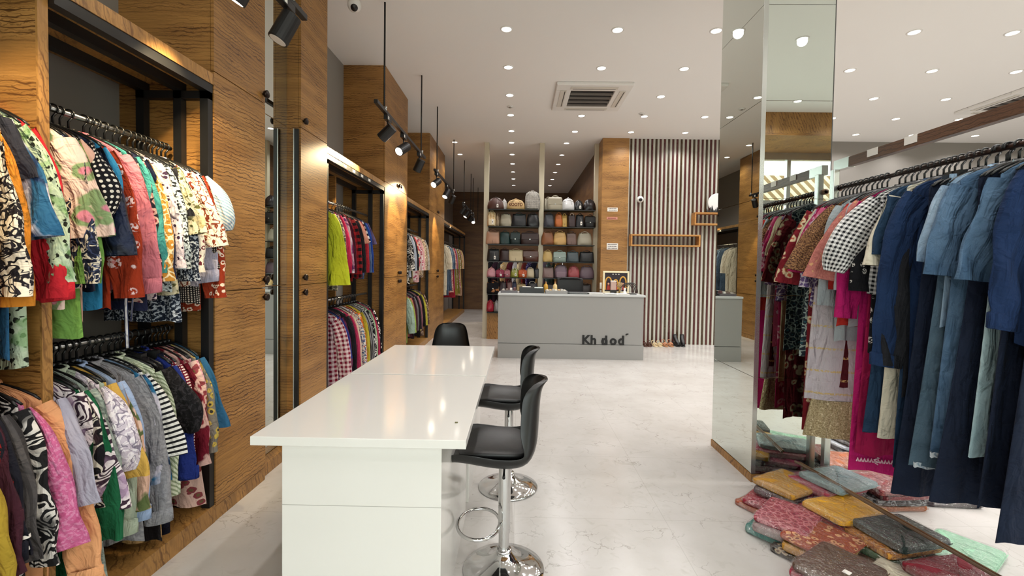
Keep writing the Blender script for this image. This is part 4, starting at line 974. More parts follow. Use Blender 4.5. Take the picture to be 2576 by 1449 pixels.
m = MB()
for cx in (1.585, 1.71, 1.835): m.tube([(cx, 7.998, 1.12), (cx, 7.997, 1.2)], [0.035, 0.018], 10, flat=0.2)
mk('figure', m, RED, pc); m = MB()
for cx in (1.585, 1.71, 1.835): m.lathe([(0.001, -0.02), (0.018, -0.01), (0.018, 0.01), (0.001, 0.02)], 10, (cx, 7.999, 1.225))
mk('face', m, PK, pc); m = MB()
for cx in (1.66, 1.71, 1.76): m.tube([(cx, 7.997, 1.385), (cx, 7.9965, 1.40)], 0.012, 6)
mk('emblem', m, PAPER, pc)
# hair bands on a holder
hb = thing('hair_band_stand', 'small stand of black curved hair bands at counter right end', 'hair bands', (1.93, 7.75, ZT))
mk('stand_base', MB().box(1.86, 2.0, 7.7, 7.82, ZT, 1.075), BLACKM, hb)
for i in range(5):
    pts = [(1.82 + 0.03*i + 0.10*math.sin(a), 7.66 + 0.03*i, 1.075 + 0.18*math.cos(a)) for a in [(-0.9 + 2.4*k/12) for k in range(13)]]
    mk('hair_band', MB().tube([p for p in pts if p[2] > 1.0], 0.010, 8, flat=0.6), PLASB, hb, smooth=True)
fg = thing('figurine', 'small white and silver figurine before the framed picture', 'figurine', (1.80, 7.7, ZT))
mk('body', MB().lathe([(0.0, 0), (0.03, 0), (0.032, 0.03), (0.02, 0.06), (0.012, 0.07), (0.022, 0.085), (0.018, 0.105), (0.0, 0.11)], 16, (1.80, 7.7, ZT)), PLASW, fg, smooth=True)
mk('stand_leg', MB().tube([(1.72, 7.71, ZT), (1.765, 7.71, 1.22)], 0.008, 8), STEEL, fg)
cb = boxthing('card_box', 'small pink box on a black base before the picture', 'box', 1.59, 1.68, 7.8, 7.86, 1.125, 1.27, plain('dusty_box', '#b79a90', 0.6), parts=('box',))
mk('base', MB().box(1.585, 1.685, 7.79, 7.87, ZT, 1.1249), PLASB, cb); mk('lid', MB().box(1.588, 1.682, 7.798, 7.862, 1.2701, 1.285), PAPER, cb)
fl = thing('dried_flower_pot', 'beige dried flowers in a slim holder before the picture', 'flowers', (1.75, 7.86, ZT))
mk('holder', MB().lathe([(0.0, 0), (0.022, 0), (0.016, 0.06), (0.02, 0.1)], 12, (1.75, 7.86, ZT)), plain('gold_vase', '#a8874a', 0.4), fl, smooth=True)
m = MB(); rr_ = random.Random(4)
for i in range(22):
    a = rr_.uniform(0, 6.28); b = rr_.uniform(0.0, 0.05); m.tube([(1.75, 7.86, ZT+0.09), (1.75 + b*math.cos(a), 7.86 + b*math.sin(a), ZT + rr_.uniform(0.13, 0.2))], [0.002, 0.012], 6)
mk('flower_head', m, plain('dry_beige', '#b9a27c', 0.9), fl)
for x, c, lb in ((0.49, '#c99a3c', 'slanted amber bottle behind the counter cards'), (0.65, '#d9bf86', 'pale yellow bottle with dark cap behind the counter')):
    t = thing('bottle', lb, 'bottle', (x, 7.95, ZT)); mk('body', MB().lathe([(0.0, 0), (0.036, 0), (0.038, 0.08), (0.034, 0.13), (0.014, 0.15), (0.014, 0.16), (0, 0.16)], 16, (x, 7.95, ZT)), plain('b'+c, c, 0.35), t, smooth=True)
    mk('cap', MB().lathe([(0.016, 0.16), (0.016, 0.185), (0.0, 0.186)], 12, (x, 7.95, ZT)), plain('cap_brown', '#8a5a2a', 0.4), t, smooth=True)
rl = thing('paper_tube', 'short upright patterned tube beside the wood column', 'tube', (1.47, 8.1, ZT)); mk('tube_body', MB().cyl((1.47, 8.1, ZT), (1.47, 8.1, 1.24), 0.018, 16), plain('tube_pale', '#c9c6bc', 0.6), rl, smooth=True); mk('tube_mark', MB().cyl((1.47, 8.1, 1.11), (1.47, 8.1, 1.13), 0.0185, 16), plain('tube_dark', '#5c4438', 0.6), rl)
# office chair behind the counter
oc = thing('office_chair', 'black office chair behind the counter, only its back showing', 'chair', (1.0, 8.75, 0))
bk = MB(); bk.rbox(0.52, 0.09, 0.50, (1.0, 8.80, 0.80), e=6); mk('backrest', bk, LEATH, oc, smooth=True)
mk('top_pad', MB().tube([(0.80, 8.755, 1.27), (0.86, 8.745, 1.295), (1.14, 8.745, 1.295), (1.20, 8.755, 1.27)], [0.02, 0.032, 0.032, 0.02], 12, flat=0.7), LEATH, oc, smooth=True)
st = MB(); st.rbox(0.50, 0.48, 0.09, (1.0, 8.58, 0.46), e=5); mk('seat', st, LEATH, oc, smooth=True)
mk('back_bracket', MB().box(0.96, 1.04, 8.62, 8.86, 0.44, 0.47).box(0.96, 1.04, 8.845, 8.865, 0.44, 0.9), BLACKM, oc)
mk('gas_column', MB().cyl((1.0, 8.62, 0.1), (1.0, 8.62, 0.46), 0.025, 14), BLACKM, oc, smooth=True)
for k in range(5):
    a = 2*PI*k/5; l = mk('base_leg', MB().tube([(1.0, 8.62, 0.12), (1.0 + 0.26*math.cos(a), 8.62 + 0.26*math.sin(a), 0.075)], [0.022, 0.016], 8), BLACKM, oc, smooth=True)
    mk('castor', MB().tube([(1.0 + 0.26*math.cos(a) - 0.02*math.sin(a), 8.62 + 0.26*math.sin(a) + 0.02*math.cos(a), 0.03), (1.0 + 0.26*math.cos(a) + 0.02*math.sin(a), 8.62 + 0.26*math.sin(a) - 0.02*math.cos(a), 0.03)], 0.03, 12), PLASB, l)

# ------------------------------------------------------------------ bag shelves
SZ = [0.56, 0.935, 1.275, 1.605, 1.955, 2.32, 2.665]
sh = thing('bag_shelf_unit', 'tall open bag shelves with cream posts and glass shelves', 'shelves', (0.46, 9.5, 0))
for x in (-0.675, 0.465, 1.60): mk('post', MB().box(x - 0.05, x + 0.05, 9.48, 9.58, 0, CEIL), CREAMP, sh, bevel=0.003)
for a, b in ((-0.625, 0.415), (0.515, 1.55)):
    for z in SZ: 
        s = mk('shelf', MB().box(a, b, 9.32, 9.62, z - 0.014, z), SHELFG, sh); mk('shelf_edge', MB().box(a, b, 9.315, 9.32, z - 0.016, z + 0.002), BLACKM, s)
    mk('base_cabinet', MB().box(a, b, 9.40, 9.70, 0.0, SZ[0] - 0.02), WOODV, sh)
bc = lambda px: (px / 4.529 + 1200 - 1301.5) * (9.4 / 1150)
def bag(name, x0, x1, row, h, mat, desc, style='tote', mat2=None, tagged=False, cat='handbag', y=9.45, text=None):
    X0, X1 = bc(x0), bc(x1); wd = (X1 - X0)*1.05; cx = (X0+X1)/2; z0 = SZ[row] + 0.001; H = h * (9.4/1150) / 4.529
    t = thing(name, desc, cat, (cx, y, z0)); rnd = random.Random(int(x0)*7 + row)
    mat2 = mat2 or mat; d = 0.075
    hh = H * (0.87 if style in ('tote', 'satchel', 'bucket') else 1.0)
    rows = []; n = 28
    prof = {'tote': [(0.88, 0.0, .9), (0.99, 0.03, 1), (1.0, 0.12, 1.02), (0.96, 0.5, .9), (0.92, 0.85, .6), (0.88, 1.0, .42), (0.82, 0.985, .3)],
            'bucket': [(0.9, 0, .9), (1, .04, 1), (1, .3, 1), (.92, .65, .8), (.78, .92, .55), (.74, 1, .5), (.6, .97, .3)],
            'satchel': [(0.92, 0, .9), (1, .04, 1), (1, .5, 1), (.97, .85, .85), (.9, .97, .6), (.8, 1, .3)],
            'duffel': [(0.9, 0, .9), (1, .05, 1), (1, .3, 1.1), (.9, .62, .95), (.66, .88, .6), (.36, 1, .3), (.1, 1.0, .1)],
            'backpack': [(0.86, 0, .9), (.98, .05, 1), (1, .4, 1.05), (.97, .7, .95), (.84, .88, .75), (.55, .98, .5), (.15, 1, .2)],
            'soft': [(.8, 0, .8), (1, .08, 1), (.96, .35, 1), (.9, .6, .8), (.7, .85, .6), (.35, .97, .35), (.1, 1, .1)]}[style]
    for k, (a, v, dd) in enumerate(prof):
        ring = []
        for j in range(n):
            th = 2*PI*j/n; e = 4.0 if style in ('tote', 'satchel') else 2.8
            c_ = abs(math.cos(th))**(2/e)*(1 if math.cos(th) >= 0 else -1); s_ = abs(math.sin(th))**(2/e)*(1 if math.sin(th) >= 0 else -1)
            wb_ = 0.006*math.sin(4*th + k*1.3 + x0) if style != 'satchel' else 0
            ring.append((wd/2*a*c_ + wb_*0.6, d*dd*s_ + wb_, hh*v + wb_*0.5*(0 < v < 1)))
        rows.append(ring)
    bd = mk('body', MB().grid(rows, True, True, True), mat, t, local=True, smooth=True)
    seam = plain('bag_seam', '#2b201b', 0.6)
    if style in ('tote', 'bucket', 'satchel'):
        for yy in (-0.03, 0.03):
            q = wd*0.24; pts = [(-q, yy, hh*0.93)] + [(q*math.cos(PI - PI*i/10), yy*1.2, hh*0.95 + (H - hh)*1.15*math.sin(PI*i/10)) for i in range(11)] + [(q, yy, hh*0.93)]
            mk('handle', MB().tube(pts, 0.0055, 8), mat2, t, local=True, smooth=True)
    if style == 'satchel':
        mk('flap', MB().box(-wd*0.46, wd*0.46, -d*1.04, -d*0.9, hh*0.42, hh*0.9), mat2, t, local=True, bevel=0.006)
        mk('clasp', MB().box(-0.012, 0.012, -d*1.09, -d*1.03, hh*0.40, hh*0.48), STEEL, t, local=True, bevel=0.002)
    elif style == 'tote':
        mk('centre_seam', MB().box(-0.002, 0.002, -d*1.04, -d*0.97, hh*0.04, hh*0.3), seam, bd, local=True)
        mk('zip_line', MB().tube([(-wd*0.40, 0, hh*1.0), (wd*0.40, 0, hh*1.0)], 0.003, 6), seam, bd, local=True)
    elif style == 'backpack':
        mk('front_pocket', MB().rbox(wd*0.74, 0.04, hh*0.42, (0, -d*0.98, hh*0.06), e=5), mat2, t, local=True, smooth=True)
        mk('top_loop', MB().tube([(-0.03, 0, hh*0.97), (-0.025, 0, hh*1.06), (0.025, 0, hh*1.06), (0.03, 0, hh*0.97)], 0.005, 8), mat2, t, local=True, smooth=True)
        mk('zip_line', MB().tube([(-wd*0.44, -d*0.75, hh*0.5), (-wd*0.36, -d*0.72, hh*0.8), (0, -d*0.5, hh*0.93), (wd*0.36, -d*0.72, hh*0.8), (wd*0.44, -d*0.75, hh*0.5)], 0.003, 6), seam, bd, local=True)
    elif style in ('duffel', 'soft'):
        mk('strap', MB().tube([(-wd*0.25, -d*0.8, hh*0.45), (-wd*0.2, -d*0.6, hh*0.85), (0, -d*0.2, hh*1.08), (wd*0.2, -d*0.6, hh*0.85), (wd*0.25, -d*0.8, hh*0.45)], 0.006, 8), mat2, t, local=True, smooth=True)
        mk('zip_line', MB().tube([(-wd*0.36, -d*0.7, hh*0.72), (0, -d*0.55, hh*0.86), (wd*0.36, -d*0.7, hh*0.72)], 0.003, 6), seam, bd, local=True)
    if tagged:
        g = MB(); g.box(wd*0.12 - 0.018, wd*0.12 + 0.018, -d*1.25, -d*1.23, hh*0.16, hh*0.44); tg = mk('price_tag', g, PAPER, t, local=True); mk('tag_string', MB().tube([(wd*0.12, -d*1.24, hh*0.44), (wd*0.08, -d*1.05, hh*0.75)], 0.0012, 5), PAPER, tg, local=True)
        mk('tag_print', MB().box(wd*0.12 - 0.008, wd*0.12 + 0.008, -d*1.26, -d*1.2505, hh*0.24, hh*0.34), plain('tag_ink', '#6b665f', 0.8), tg, local=True)
    if text:
        cu = bpy.data.curves.new('text', 'FONT'); cu.body = text; cu.size = 0.085; cu.extrude = 0.001; cu.align_x = 'CENTER'; cu.offset = 0.002
        o = bpy.data.objects.new('text', cu); COL.objects.link(o); me = bpy.data.meshes.new_from_object(o.evaluated_get(bpy.context.evaluated_depsgraph_get())); bpy.data.objects.remove(o)
        me.materials.clear(); me.materials.append(plain('print_brown', '#5a2416', 0.8)); q = bpy.data.objects.new('printed_word', me); COL.objects.link(q); q.parent = t; q.location = (0, -d*1.10, hh*0.34); q.rotation_euler = (PI/2, 0, 0); q.scale = (0.9, 1, 1)
    return t
def lea(c, r=0.45): return plain('leather_' + c, c, r)
# top shelf
bag('holdall', 108, 285, 6, 135, lea('#4a2b22'), 'brown domed holdall at the left end of the top bag shelf', 'duffel', lea('#2c1813'), True, 'bag')
bag('pouch', 262, 322, 6, 125, lea('#b9b6b2', 0.25), 'silver white pouch behind the brown holdall, top shelf', 'soft', None, False, 'bag', 9.56)
bag('printed_tote_bag', 325, 525, 6, 118, lea('#b99a68', 0.6), 'tan bag printed with dark capital letters on top shelf', 'soft', None, False, 'bag', 9.42, 'KOOTO')
bag('rucksack', 533, 697, 6, 212, fab('check', '#4a4a50', '#c9c3b6', s=1.3), 'grey checked round rucksack with tan stripe, top shelf', 'backpack', fab('check', '#4a4a50', '#c9c3b6', s=1.3), False, 'rucksack')
bag('tote_bag', 752, 840, 6, 160, lea('#8c8674'), 'dull olive-grey tote behind the larger one, top shelf', 'tote', None, False, 'tote bag', 9.52)
bag('tote_bag', 790, 950, 6, 168, lea('#a39c89'), 'large grey-beige tote with front pocket on top shelf', 'satchel', lea('#97907d'), False, 'tote bag', 9.42)
bag('holdall', 945, 1092, 6, 138, lea('#c9c9c9', 0.18), 'shiny silver soft bag right of grey-beige tote, top shelf', 'soft', None, False, 'bag')
bag('holdall', 1086, 1192, 6, 118, lea('#141315', 0.3), 'shiny black soft bag beside the silver one, top shelf', 'soft', None, True, 'bag')
bag('holdall', 1195, 1332, 6, 128, lea('#1b1417', 0.3), 'black domed holdall at the right end, top shelf', 'duffel', None, False, 'bag')
# second shelf
bag('rucksack', 105, 200, 5, 172, fab('stripe_v', '#d9c29a', '#c9a878', s=0.4), 'cream striped tall bag at left end of second shelf', 'backpack', lea('#d9c8a6'), True, 'rucksack')
bag('rucksack', 196, 245, 5, 160, lea('#a08c72'), 'taupe bag with looped strap beside cream striped one', 'soft', lea('#6b4a30'), False, 'bag', 9.5)
bag('handbag', 250, 378, 5, 162, lea('#9a927e'), 'grey-beige handbag with dark handles on second shelf', 'bucket', lea('#4a3f34'))
bag('handbag', 385, 545, 5, 165, lea('#16171b'), 'wide black handbag on second shelf left side', 'tote')
bag('handbag', 552, 692, 5, 165, lea('#111114', 0.3), 'glossy black handbag next to the middle post, second shelf', 'bucket')
bag('handbag', 750, 862, 5, 168, lea('#3a3c44'), 'charcoal grey drawstring handbag right of the middle post', 'bucket')
bag('handbag', 872, 958, 5, 172, lea('#a85a24'), 'burnt orange handbag on second shelf', 'bucket')
bag('handbag', 952, 1016, 5, 165, lea('#cfa95c'), 'pale gold bag half behind the burnt orange one', 'tote', None, False, 'handbag', 9.52)
bag('handbag', 1022, 1106, 5, 165, lea('#2e1c1c'), 'dark brown bag with pale edging on second shelf', 'tote', lea('#c9b9a8'))
bag('handbag', 1112, 1200, 5, 165, lea('#15151a'), 'black handbag with white price tag on second shelf', 'tote', None, True)
bag('handbag', 1210, 1332, 5, 150, lea('#0f0f12'), 'plain black handbag at right end of second shelf', 'satchel')
# third
bag('handbag', 95, 242, 4, 168, lea('#a67e66'), 'dusty tan handbag at left end of third shelf', 'tote', lea('#8c6650'))
bag('handbag', 250, 362, 4, 160, lea('#12302f'), 'dark teal handbag on third shelf', 'tote')
bag('handbag', 366, 482, 4, 160, lea('#122424'), 'black-green handbag beside the dark teal one', 'satchel')
bag('handbag', 490, 692, 4, 158, lea('#2e1a18'), 'wide chocolate brown handbag on third shelf', 'satchel')
bag('handbag', 724, 862, 4, 165, lea('#7c4c2c'), 'chestnut brown bucket bag right of middle post, third shelf', 'bucket')
bag('handbag', 860, 1005, 4, 168, lea('#b8935a'), 'camel yellow bucket bag on third shelf', 'bucket')
bag('handbag', 1010, 1120, 4, 160, lea('#665048'), 'mauve brown handbag on third shelf', 'tote', lea('#4c3832'))
bag('handbag', 1134, 1296, 4, 160, lea('#a09a88'), 'pale greige handbag at right end of third shelf', 'bucket', lea('#c6c0b0'))
# fourth
bag('handbag', 108, 246, 3, 158, lea('#141417'), 'black handbag at left end of fourth shelf', 'tote', None, True)
bag('handbag', 252, 356, 3, 158, lea('#2b1414'), 'maroon black handbag on fourth shelf', 'tote')
bag('handbag', 350, 518, 3, 152, lea('#b7a684'), 'light beige handbag with centre seam on fourth shelf', 'tote', lea('#a08c68'))
bag('handbag', 514, 690, 3, 152, lea('#4c2416', 0.3), 'glossy reddish brown handbag on fourth shelf', 'satchel')
bag('handbag', 742, 850, 3, 140, lea('#b79a5e'), 'mustard beige bucket bag right of middle post, fourth shelf', 'bucket')
bag('handbag', 860, 1004, 3, 136, lea('#8c9c94'), 'mint grey handbag on fourth shelf', 'satchel')
bag('handbag', 1014, 1150, 3, 136, lea('#3f4a4e'), 'slate blue handbag on fourth shelf', 'tote')
bag('handbag', 1158, 1322, 3, 138, lea('#131517'), 'black handbag at right end of fourth shelf', 'tote')
# fifth
bag('handbag', 105, 206, 2, 110, lea('#c48a94'), 'pink handbag with flower at left end of fifth shelf', 'soft', lea('#d9a29c'))
bag('handbag', 210, 302, 2, 100, lea('#8c1c40'), 'crimson handbag on fifth shelf', 'satchel', None, True)
bag('handbag', 304, 372, 2, 92, lea('#a3616a'), 'rose clutch-like handbag on fifth shelf', 'satchel')
bag('handbag', 374, 470, 2, 108, lea('#8c8f3a'), 'olive green and white handbag on fifth shelf', 'soft', lea('#dfe0cf'), True)
bag('handbag', 466, 560, 2, 100, lea('#b8501c'), 'orange handbag on fifth shelf', 'satchel', None, True)
bag('handbag', 556, 648, 2, 122, lea('#b8a98c'), 'beige drawstring handbag on fifth shelf', 'bucket')
bag('handbag', 650, 698, 2, 120, lea('#1c1c20'), 'narrow black bag behind middle post, fifth shelf', 'tote')
bag('handbag', 744, 866, 2, 140, lea('#7c6460'), 'dusty mauve handbag right of middle post, fifth shelf', 'tote', lea('#54403e'))
bag('rucksack', 878, 1018, 2, 152, lea('#74606c'), 'mauve small rucksack on fifth shelf', 'backpack', lea('#806a74'), False, 'rucksack')
bag('handbag', 1030, 1162, 2, 146, lea('#a04c50'), 'rose red handbag on fifth shelf', 'soft')
bag('handbag', 1168, 1326, 2, 155, lea('#685660'), 'plum grey handbag at right end of fifth shelf', 'bucket')
# sixth
bag('handbag', 110, 246, 1, 158, fab('bloom', '#17151a', '#b5764a', '#d9b08a', s=1.2), 'black handbag with orange flowers on sixth shelf', 'satchel', fab('bloom', '#17151a', '#b5764a', '#d9b08a', s=1.2))
bag('handbag', 250, 330, 1, 165, lea('#2b1c22'), 'dark bag with hanging straps on sixth shelf', 'tote', lea('#c08a6a'), True)
bag('handbag', 335, 396, 1, 165, lea('#6a4644'), 'dusky brown narrow bag on sixth shelf', 'tote')
bag('handbag', 400, 445, 1, 155, lea('#1f2744'), 'navy narrow bag on sixth shelf', 'tote')
bag('handbag', 446, 552, 1, 130, lea('#a8946a'), 'gold beige small bag on sixth shelf behind black machine', 'satchel')
bag('handbag', 560, 692, 1, 150, lea('#232226'), 'black bag with white looped handle on sixth shelf', 'bucket', lea('#dedad2'), True)
bag('handbag', 740, 880, 1, 140, lea('#2a2422'), 'dark bag behind the yellow bottle, sixth shelf', 'tote')
bag('handbag', 1170, 1300, 1, 140, lea('#2e2724'), 'dark bag at right end of sixth shelf', 'tote')
bag('handbag', 105, 188, 0, 135, lea('#9c1c30', 0.3), 'glossy red bag on the lowest shelf by counter', 'soft')
bag('handbag', 190, 250, 0, 130, lea('#8c8a88', 0.25), 'silver and black bag on the lowest shelf by counter', 'soft')

# ------------------------------------------------------------------ things on the striped wall and column
def wallframe(x0, x1, z0, z1, label):
    t = thing('wall_shelf_frame', label, 'wall shelf', ((x0+x1)/2, 9.0, z0)); y0, y1 = 8.90, 9.088; th = 0.028
    mk('top_board', MB().box(x0, x1, y0, y1, z1-th, z1), OAKF, t, bevel=0.002); mk('bottom_board', MB().box(x0, x1, y0, y1, z0, z0+th), OAKF, t, bevel=0.002)
    for a in (x0, x1-th): mk('side_board', MB().box(a, a+th, y0, y1, z0+th, z1-th), OAKF, t)
wallframe(2.18, 3.52, 1.935, 2.165, 'long honey-wood box shelf on the striped wall')
wallframe(3.40, 4.5, 2.36, 2.60, 'upper honey-wood box shelf partly hidden by the mirrored pillar')
dk = thing('display_plate', 'white round plate on a black stand atop upper box shelf', 'plate', (3.86, 8.98, 2.6))
mk('plate', MB().tube([(3.86, 8.975, 2.80), (3.86, 8.985, 2.80), (3.86, 8.995, 2.80)], [0.165, 0.18, 0.17], 40), PLASW, dk, smooth=False)
m = MB(); m.box(3.66, 4.06, 8.93, 9.03, 2.601, 2.625)
for i in range(9):
    x = 3.66 + i*0.05; m.tube([(x, 8.95, 2.62), (x - 0.015 + 0.03*(i % 2), 8.95, 2.68 + 0.03*(i % 3))], [0.025, 0.004], 6)
mk('stand', m, BLACKM, dk)
def notice(x0, x1, z0, z1, label, col='#efebe2', rows=2, ink='#4a3c3a'):
    t = thing('notice', label, 'notice', ((x0+x1)/2, 9.055, z0)); p = mk('sheet', MB().box(x0, x1, 9.054, 9.06, z0, z1), plain('n'+col, col, 0.7), t)
    m = MB()
    for i in range(rows):
        zz = z1 - (z1-z0)*(i+0.7)/(rows+0.4); x = x0 + 0.02; r = random.Random(i)
        while x < x1 - 0.03: 
            wq = r.uniform(0.008, 0.02); m.box(x, x+wq, 9.0525, 9.0539, zz-0.006, zz+0.007); x += wq + 0.006
    mk('print', m, plain('ink'+ink, ink, 0.8), p)
notice(1.745, 1.945, 2.615, 2.69, 'upper small white printed notice on the wood column')
notice(1.735, 1.945, 2.455, 2.505, 'narrow pink and brown plate on the wood column', '#c98a78', 1, '#7a2c22')
notice(1.745, 1.965, 1.865, 1.99, 'larger white printed notice low on the wood column', '#e6e3dc', 3)

# shoes along the wall
def shoe(x, y, rz, style, mat, label, heel=0.02):
    t = thing('shoe', label, 'shoe', (x, y, 0), rz, 'shoes along the striped wall'); L, W = 0.23, 0.075
    rows = []
    hz = heel
    for i in range(7):
        v = i/6; ww = W/2*(0.75 + 0.5*math.sin(PI*(v*0.85 + 0.08)))*(0.6 if i in (0, 6) else 1); zb = hz*(1 - min(1, v*1.5)); rows.append([(ww*math.cos(2*PI*k/12), -L/2 + L*(1-v), zb + 0.008 + 0.008*math.sin(2*PI*k/12)) for k in range(12)])
    mk('sole', MB().grid(rows, True, True, True), mat if style != 'wedge' else plain('cork', '#a0704a', 0.7), t, local=True, smooth=True)
    if heel > 0.04: mk('heel', MB().tube([(0, L/2 - 0.03, 0.0), (0, L/2 - 0.03, hz)], [0.010, 0.022], 10), mat, t, local=True)
    elif style == 'wedge': mk('heel', MB().box(-0.028, 0.028, 0.02, L/2-0.01, 0, 0.03), plain('cork', '#a0704a', 0.7), t, local=True)
    if style == 'boot':
        mk('upper', MB().tube([(0, -L/2+0.02, 0.03), (0, -0.03, 0.045 + hz*0.5), (0, 0.04, 0.08 + hz), (0, 0.06, 0.16 + hz)], [0.03, 0.038, 0.042, 0.04], 14), mat, t, local=True, smooth=True)
    else:
        for yy, hh in ((-0.05, 0.045), (-0.01, 0.055)):
            mk('strap', MB().tube([(-0.036, yy, 0.015 + hz*0.4), (-0.028, yy, hh), (0.0, yy, hh + 0.015), (0.028, yy, hh), (0.036, yy, 0.015 + hz*0.4)], 0.012, 8, flat=0.4), mat, t, local=True, smooth=True)
        mk('ankle_strap', MB().tube([(-0.03, 0.06, 0.03 + hz), (-0.03, 0.09, 0.07 + hz), (0, 0.10, 0.08 + hz), (0.03, 0.09, 0.07 + hz), (0.03, 0.06, 0.03 + hz)], 0.006, 6), mat, t, local=True, smooth=True)
BRN = plain('shoe_brown', '#4a2a1e', 0.4); BEI = plain('shoe_beige', '#cdb892', 0.5); TAN = plain('shoe_tan', '#c98a68', 0.5); BLK = plain('shoe_black', '#121012', 0.3)
shoe(2.475, 8.84, 0.1, 'sandal', BRN, 'left brown strappy sandal next to the counter', 0.02); shoe(2.565, 8.85, -0.1, 'sandal', BRN, 'right brown strappy sandal beside beige pair', 0.02)
shoe(2.665, 8.85, 0.1, 'sandal', BEI, 'left beige flat sandal by the striped wall', 0.015); shoe(2.765, 8.86, 0.0, 'sandal', BEI, 'right beige flat sandal by the striped wall', 0.015)
shoe(2.87, 8.87, 0.1, 'wedge', TAN, 'left tan wedge sandal by the striped wall', 0.035); shoe(2.985, 8.88, 0.0, 'wedge', TAN, 'right tan wedge sandal by the striped wall', 0.035)
shoe(3.10, 8.90, 0.2, 'boot', BLK, 'left black heeled boot by the striped wall', 0.06); shoe(3.22, 8.90, -0.1, 'boot', BLK, 'right black heeled boot, last of the row', 0.06)

# ------------------------------------------------------------------ mirrored pillar
pl = struct('pillar', MB().box(1.70, 2.15, 3.235, 3.865, 0.0, CEIL), WOOD)
struct('pillar_plinth', MB().box(1.668, 2.16, 3.215, 3.885, 0.0, 0.055), WOODV, pl)
ms = [0.06, 0.745, 1.325, 2.0, 2.675, 3.33, CEIL]
for a, b in zip(ms[:-1], ms[1:]):
    mt = struct('mirror_tile', MB().box(1.672, 1.70, 3.222, 3.878, a + 0.0015, b - 0.0015), MIRROR, pl)
    mt = struct('mirror_tile', MB().box(1.701, 2.158, 3.22, 3.235, a + 0.0015, b - 0.0015), MIRROR, pl)
struct('pillar_edge', MB().box(1.669, 1.70, 3.217, 3.221, 0.06, CEIL), ALU, pl)
struct('pillar_edge', MB().box(2.158, 2.163, 3.218, 3.24, 0.06, CEIL), plain('dark_edge', '#4a4744', 0.4), pl)

# ------------------------------------------------------------------ right clothes rack
RX, RZ = 2.16, 2.06
rk = thing('clothes_rack_frame', 'right clothes rack frame with brown top beam and rail', 'clothes rack', (RX, 2.1, 0))
bmx = mk('top_beam', MB().box(RX - 0.02, RX + 0.02, 0.6, 3.02, 2.185, 2.245), BROWN, rk)
mk('beam_end', MB().box(RX - 0.022, RX + 0.022, 3.02, 3.16, 2.18, 2.248), ALU, rk)
for y in (2.55, 2.82): mk('beam_label', MB().box(RX - 0.024, RX - 0.0205, y - 0.04, y + 0.04, 2.203, 2.247), PAPER, bmx)
mk('upright', MB().box(RX - 0.045, RX - 0.005, 3.12, 3.16, 0.012, 2.185), ALU, rk, bevel=0.003)
mk('upright', MB().box(RX - 0.02, RX + 0.02, 0.62, 0.66, 0.012, 2.185), ALU, rk, bevel=0.003)
mk('foot_plate', MB().box(RX - 0.13, RX + 0.10, 3.02, 3.19, 0, 0.012), STEEL, rk); mk('foot_plate', MB().box(RX - 0.12, RX + 0.12, 0.52, 0.76, 0, 0.012), STEEL, rk)
DRK = plain('dark_copper_pipe', '#4a3630', 0.3, 0.7)
mk('hanging_rail', MB().cyl((RX, 0.64, RZ), (RX, 3.18, RZ), 0.0135, 14), DRK, rk, smooth=True)
mk('rail_bracket', MB().cyl((RX, 3.12, RZ), (RX, 3.18, RZ), 0.02, 14), plain('brass_ring', '#8a6a58', 0.4, 0.5), rk, smooth=True)
ps = thing('rack_post', 'dark metal stand post with square steel foot behind the hanging clothes', 'stand', (2.78, 3.5, 0.0))
mk('pole', MB().box(2.76, 2.80, 3.48, 3.52, 0.01, 1.9), BLACKM, ps, bevel=0.002); mk('foot', MB().box(2.62, 2.94, 3.36, 3.64, 0, 0.01), STEEL, ps)

RR = 'right-hand rail'
def yr(x, off=0.30): return (RX - off) * 1150 / (x - 1301)
def row_right(specs, minsp=0.034):
    ys_ = [s[0] for s in specs]
    for s, y in zip(specs, ys_):
        kind, desc, mat = s[1:4]; kw = dict(s[4]) if len(s) > 4 else {}
        rz = kw.pop('rz', random.uniform(-0.16, 0.10))
        if kw.get('sl') == 'short': kw.setdefault('flare', -0.18)
        garment(kind, (RX, y, RZ), rz, RR, desc, mat, **kw)
def bands_hem(t, L, hem, rnd):
    g = fab('bands', '#bdb6bb', '#c8b078', '#cfc9ce'); gh = fab('sequin', '#b9aa86', '#8f7f5c', '#e0d4b0')
    for nm, z0, z1, mt in (('skirt_panel', -0.66, -1.38, g), ('gold_border', -1.38, -1.62, gh)):
        rows = []
        for i in range(12):
            v = i/11; z = z0 + (z1-z0)*v; ww = 0.265 + 0.045*v
            rows.append([(ww*(abs(math.cos(a))**0.8)*(1 if math.cos(a) >= 0 else -1), 0.034*math.sin(a) + 0.010*math.sin(7*a + v), z) for a in [2*PI*k/36 for k in range(36)]])
        mk(nm, MB().grid(rows, True), mt, t, local=True, smooth=True)
def white_border(t, L, hem, rnd):
    m = MB(); wmat = plain('white_embroidery', '#e8c9d6', 0.8)
    for k in range(60):
        z = -0.55 - k*(L-0.52)/60; x = -0.10 + 0.008*math.sin(k*1.7); m.tube([(x, -0.046, z), (x-0.02, -0.047, z-0.008), (x-0.005, -0.046, z-0.016)], 0.0035, 5)
    for k in range(24): 
        x = -0.21 + k*0.017; m.tube([(x, -0.040, -L-0.02), (x+0.006, -0.041, -L-0.0), (x+0.012, -0.040, -L-0.02)], 0.0035, 5)
    mk('embroidered_border', m, wmat, t, local=True)
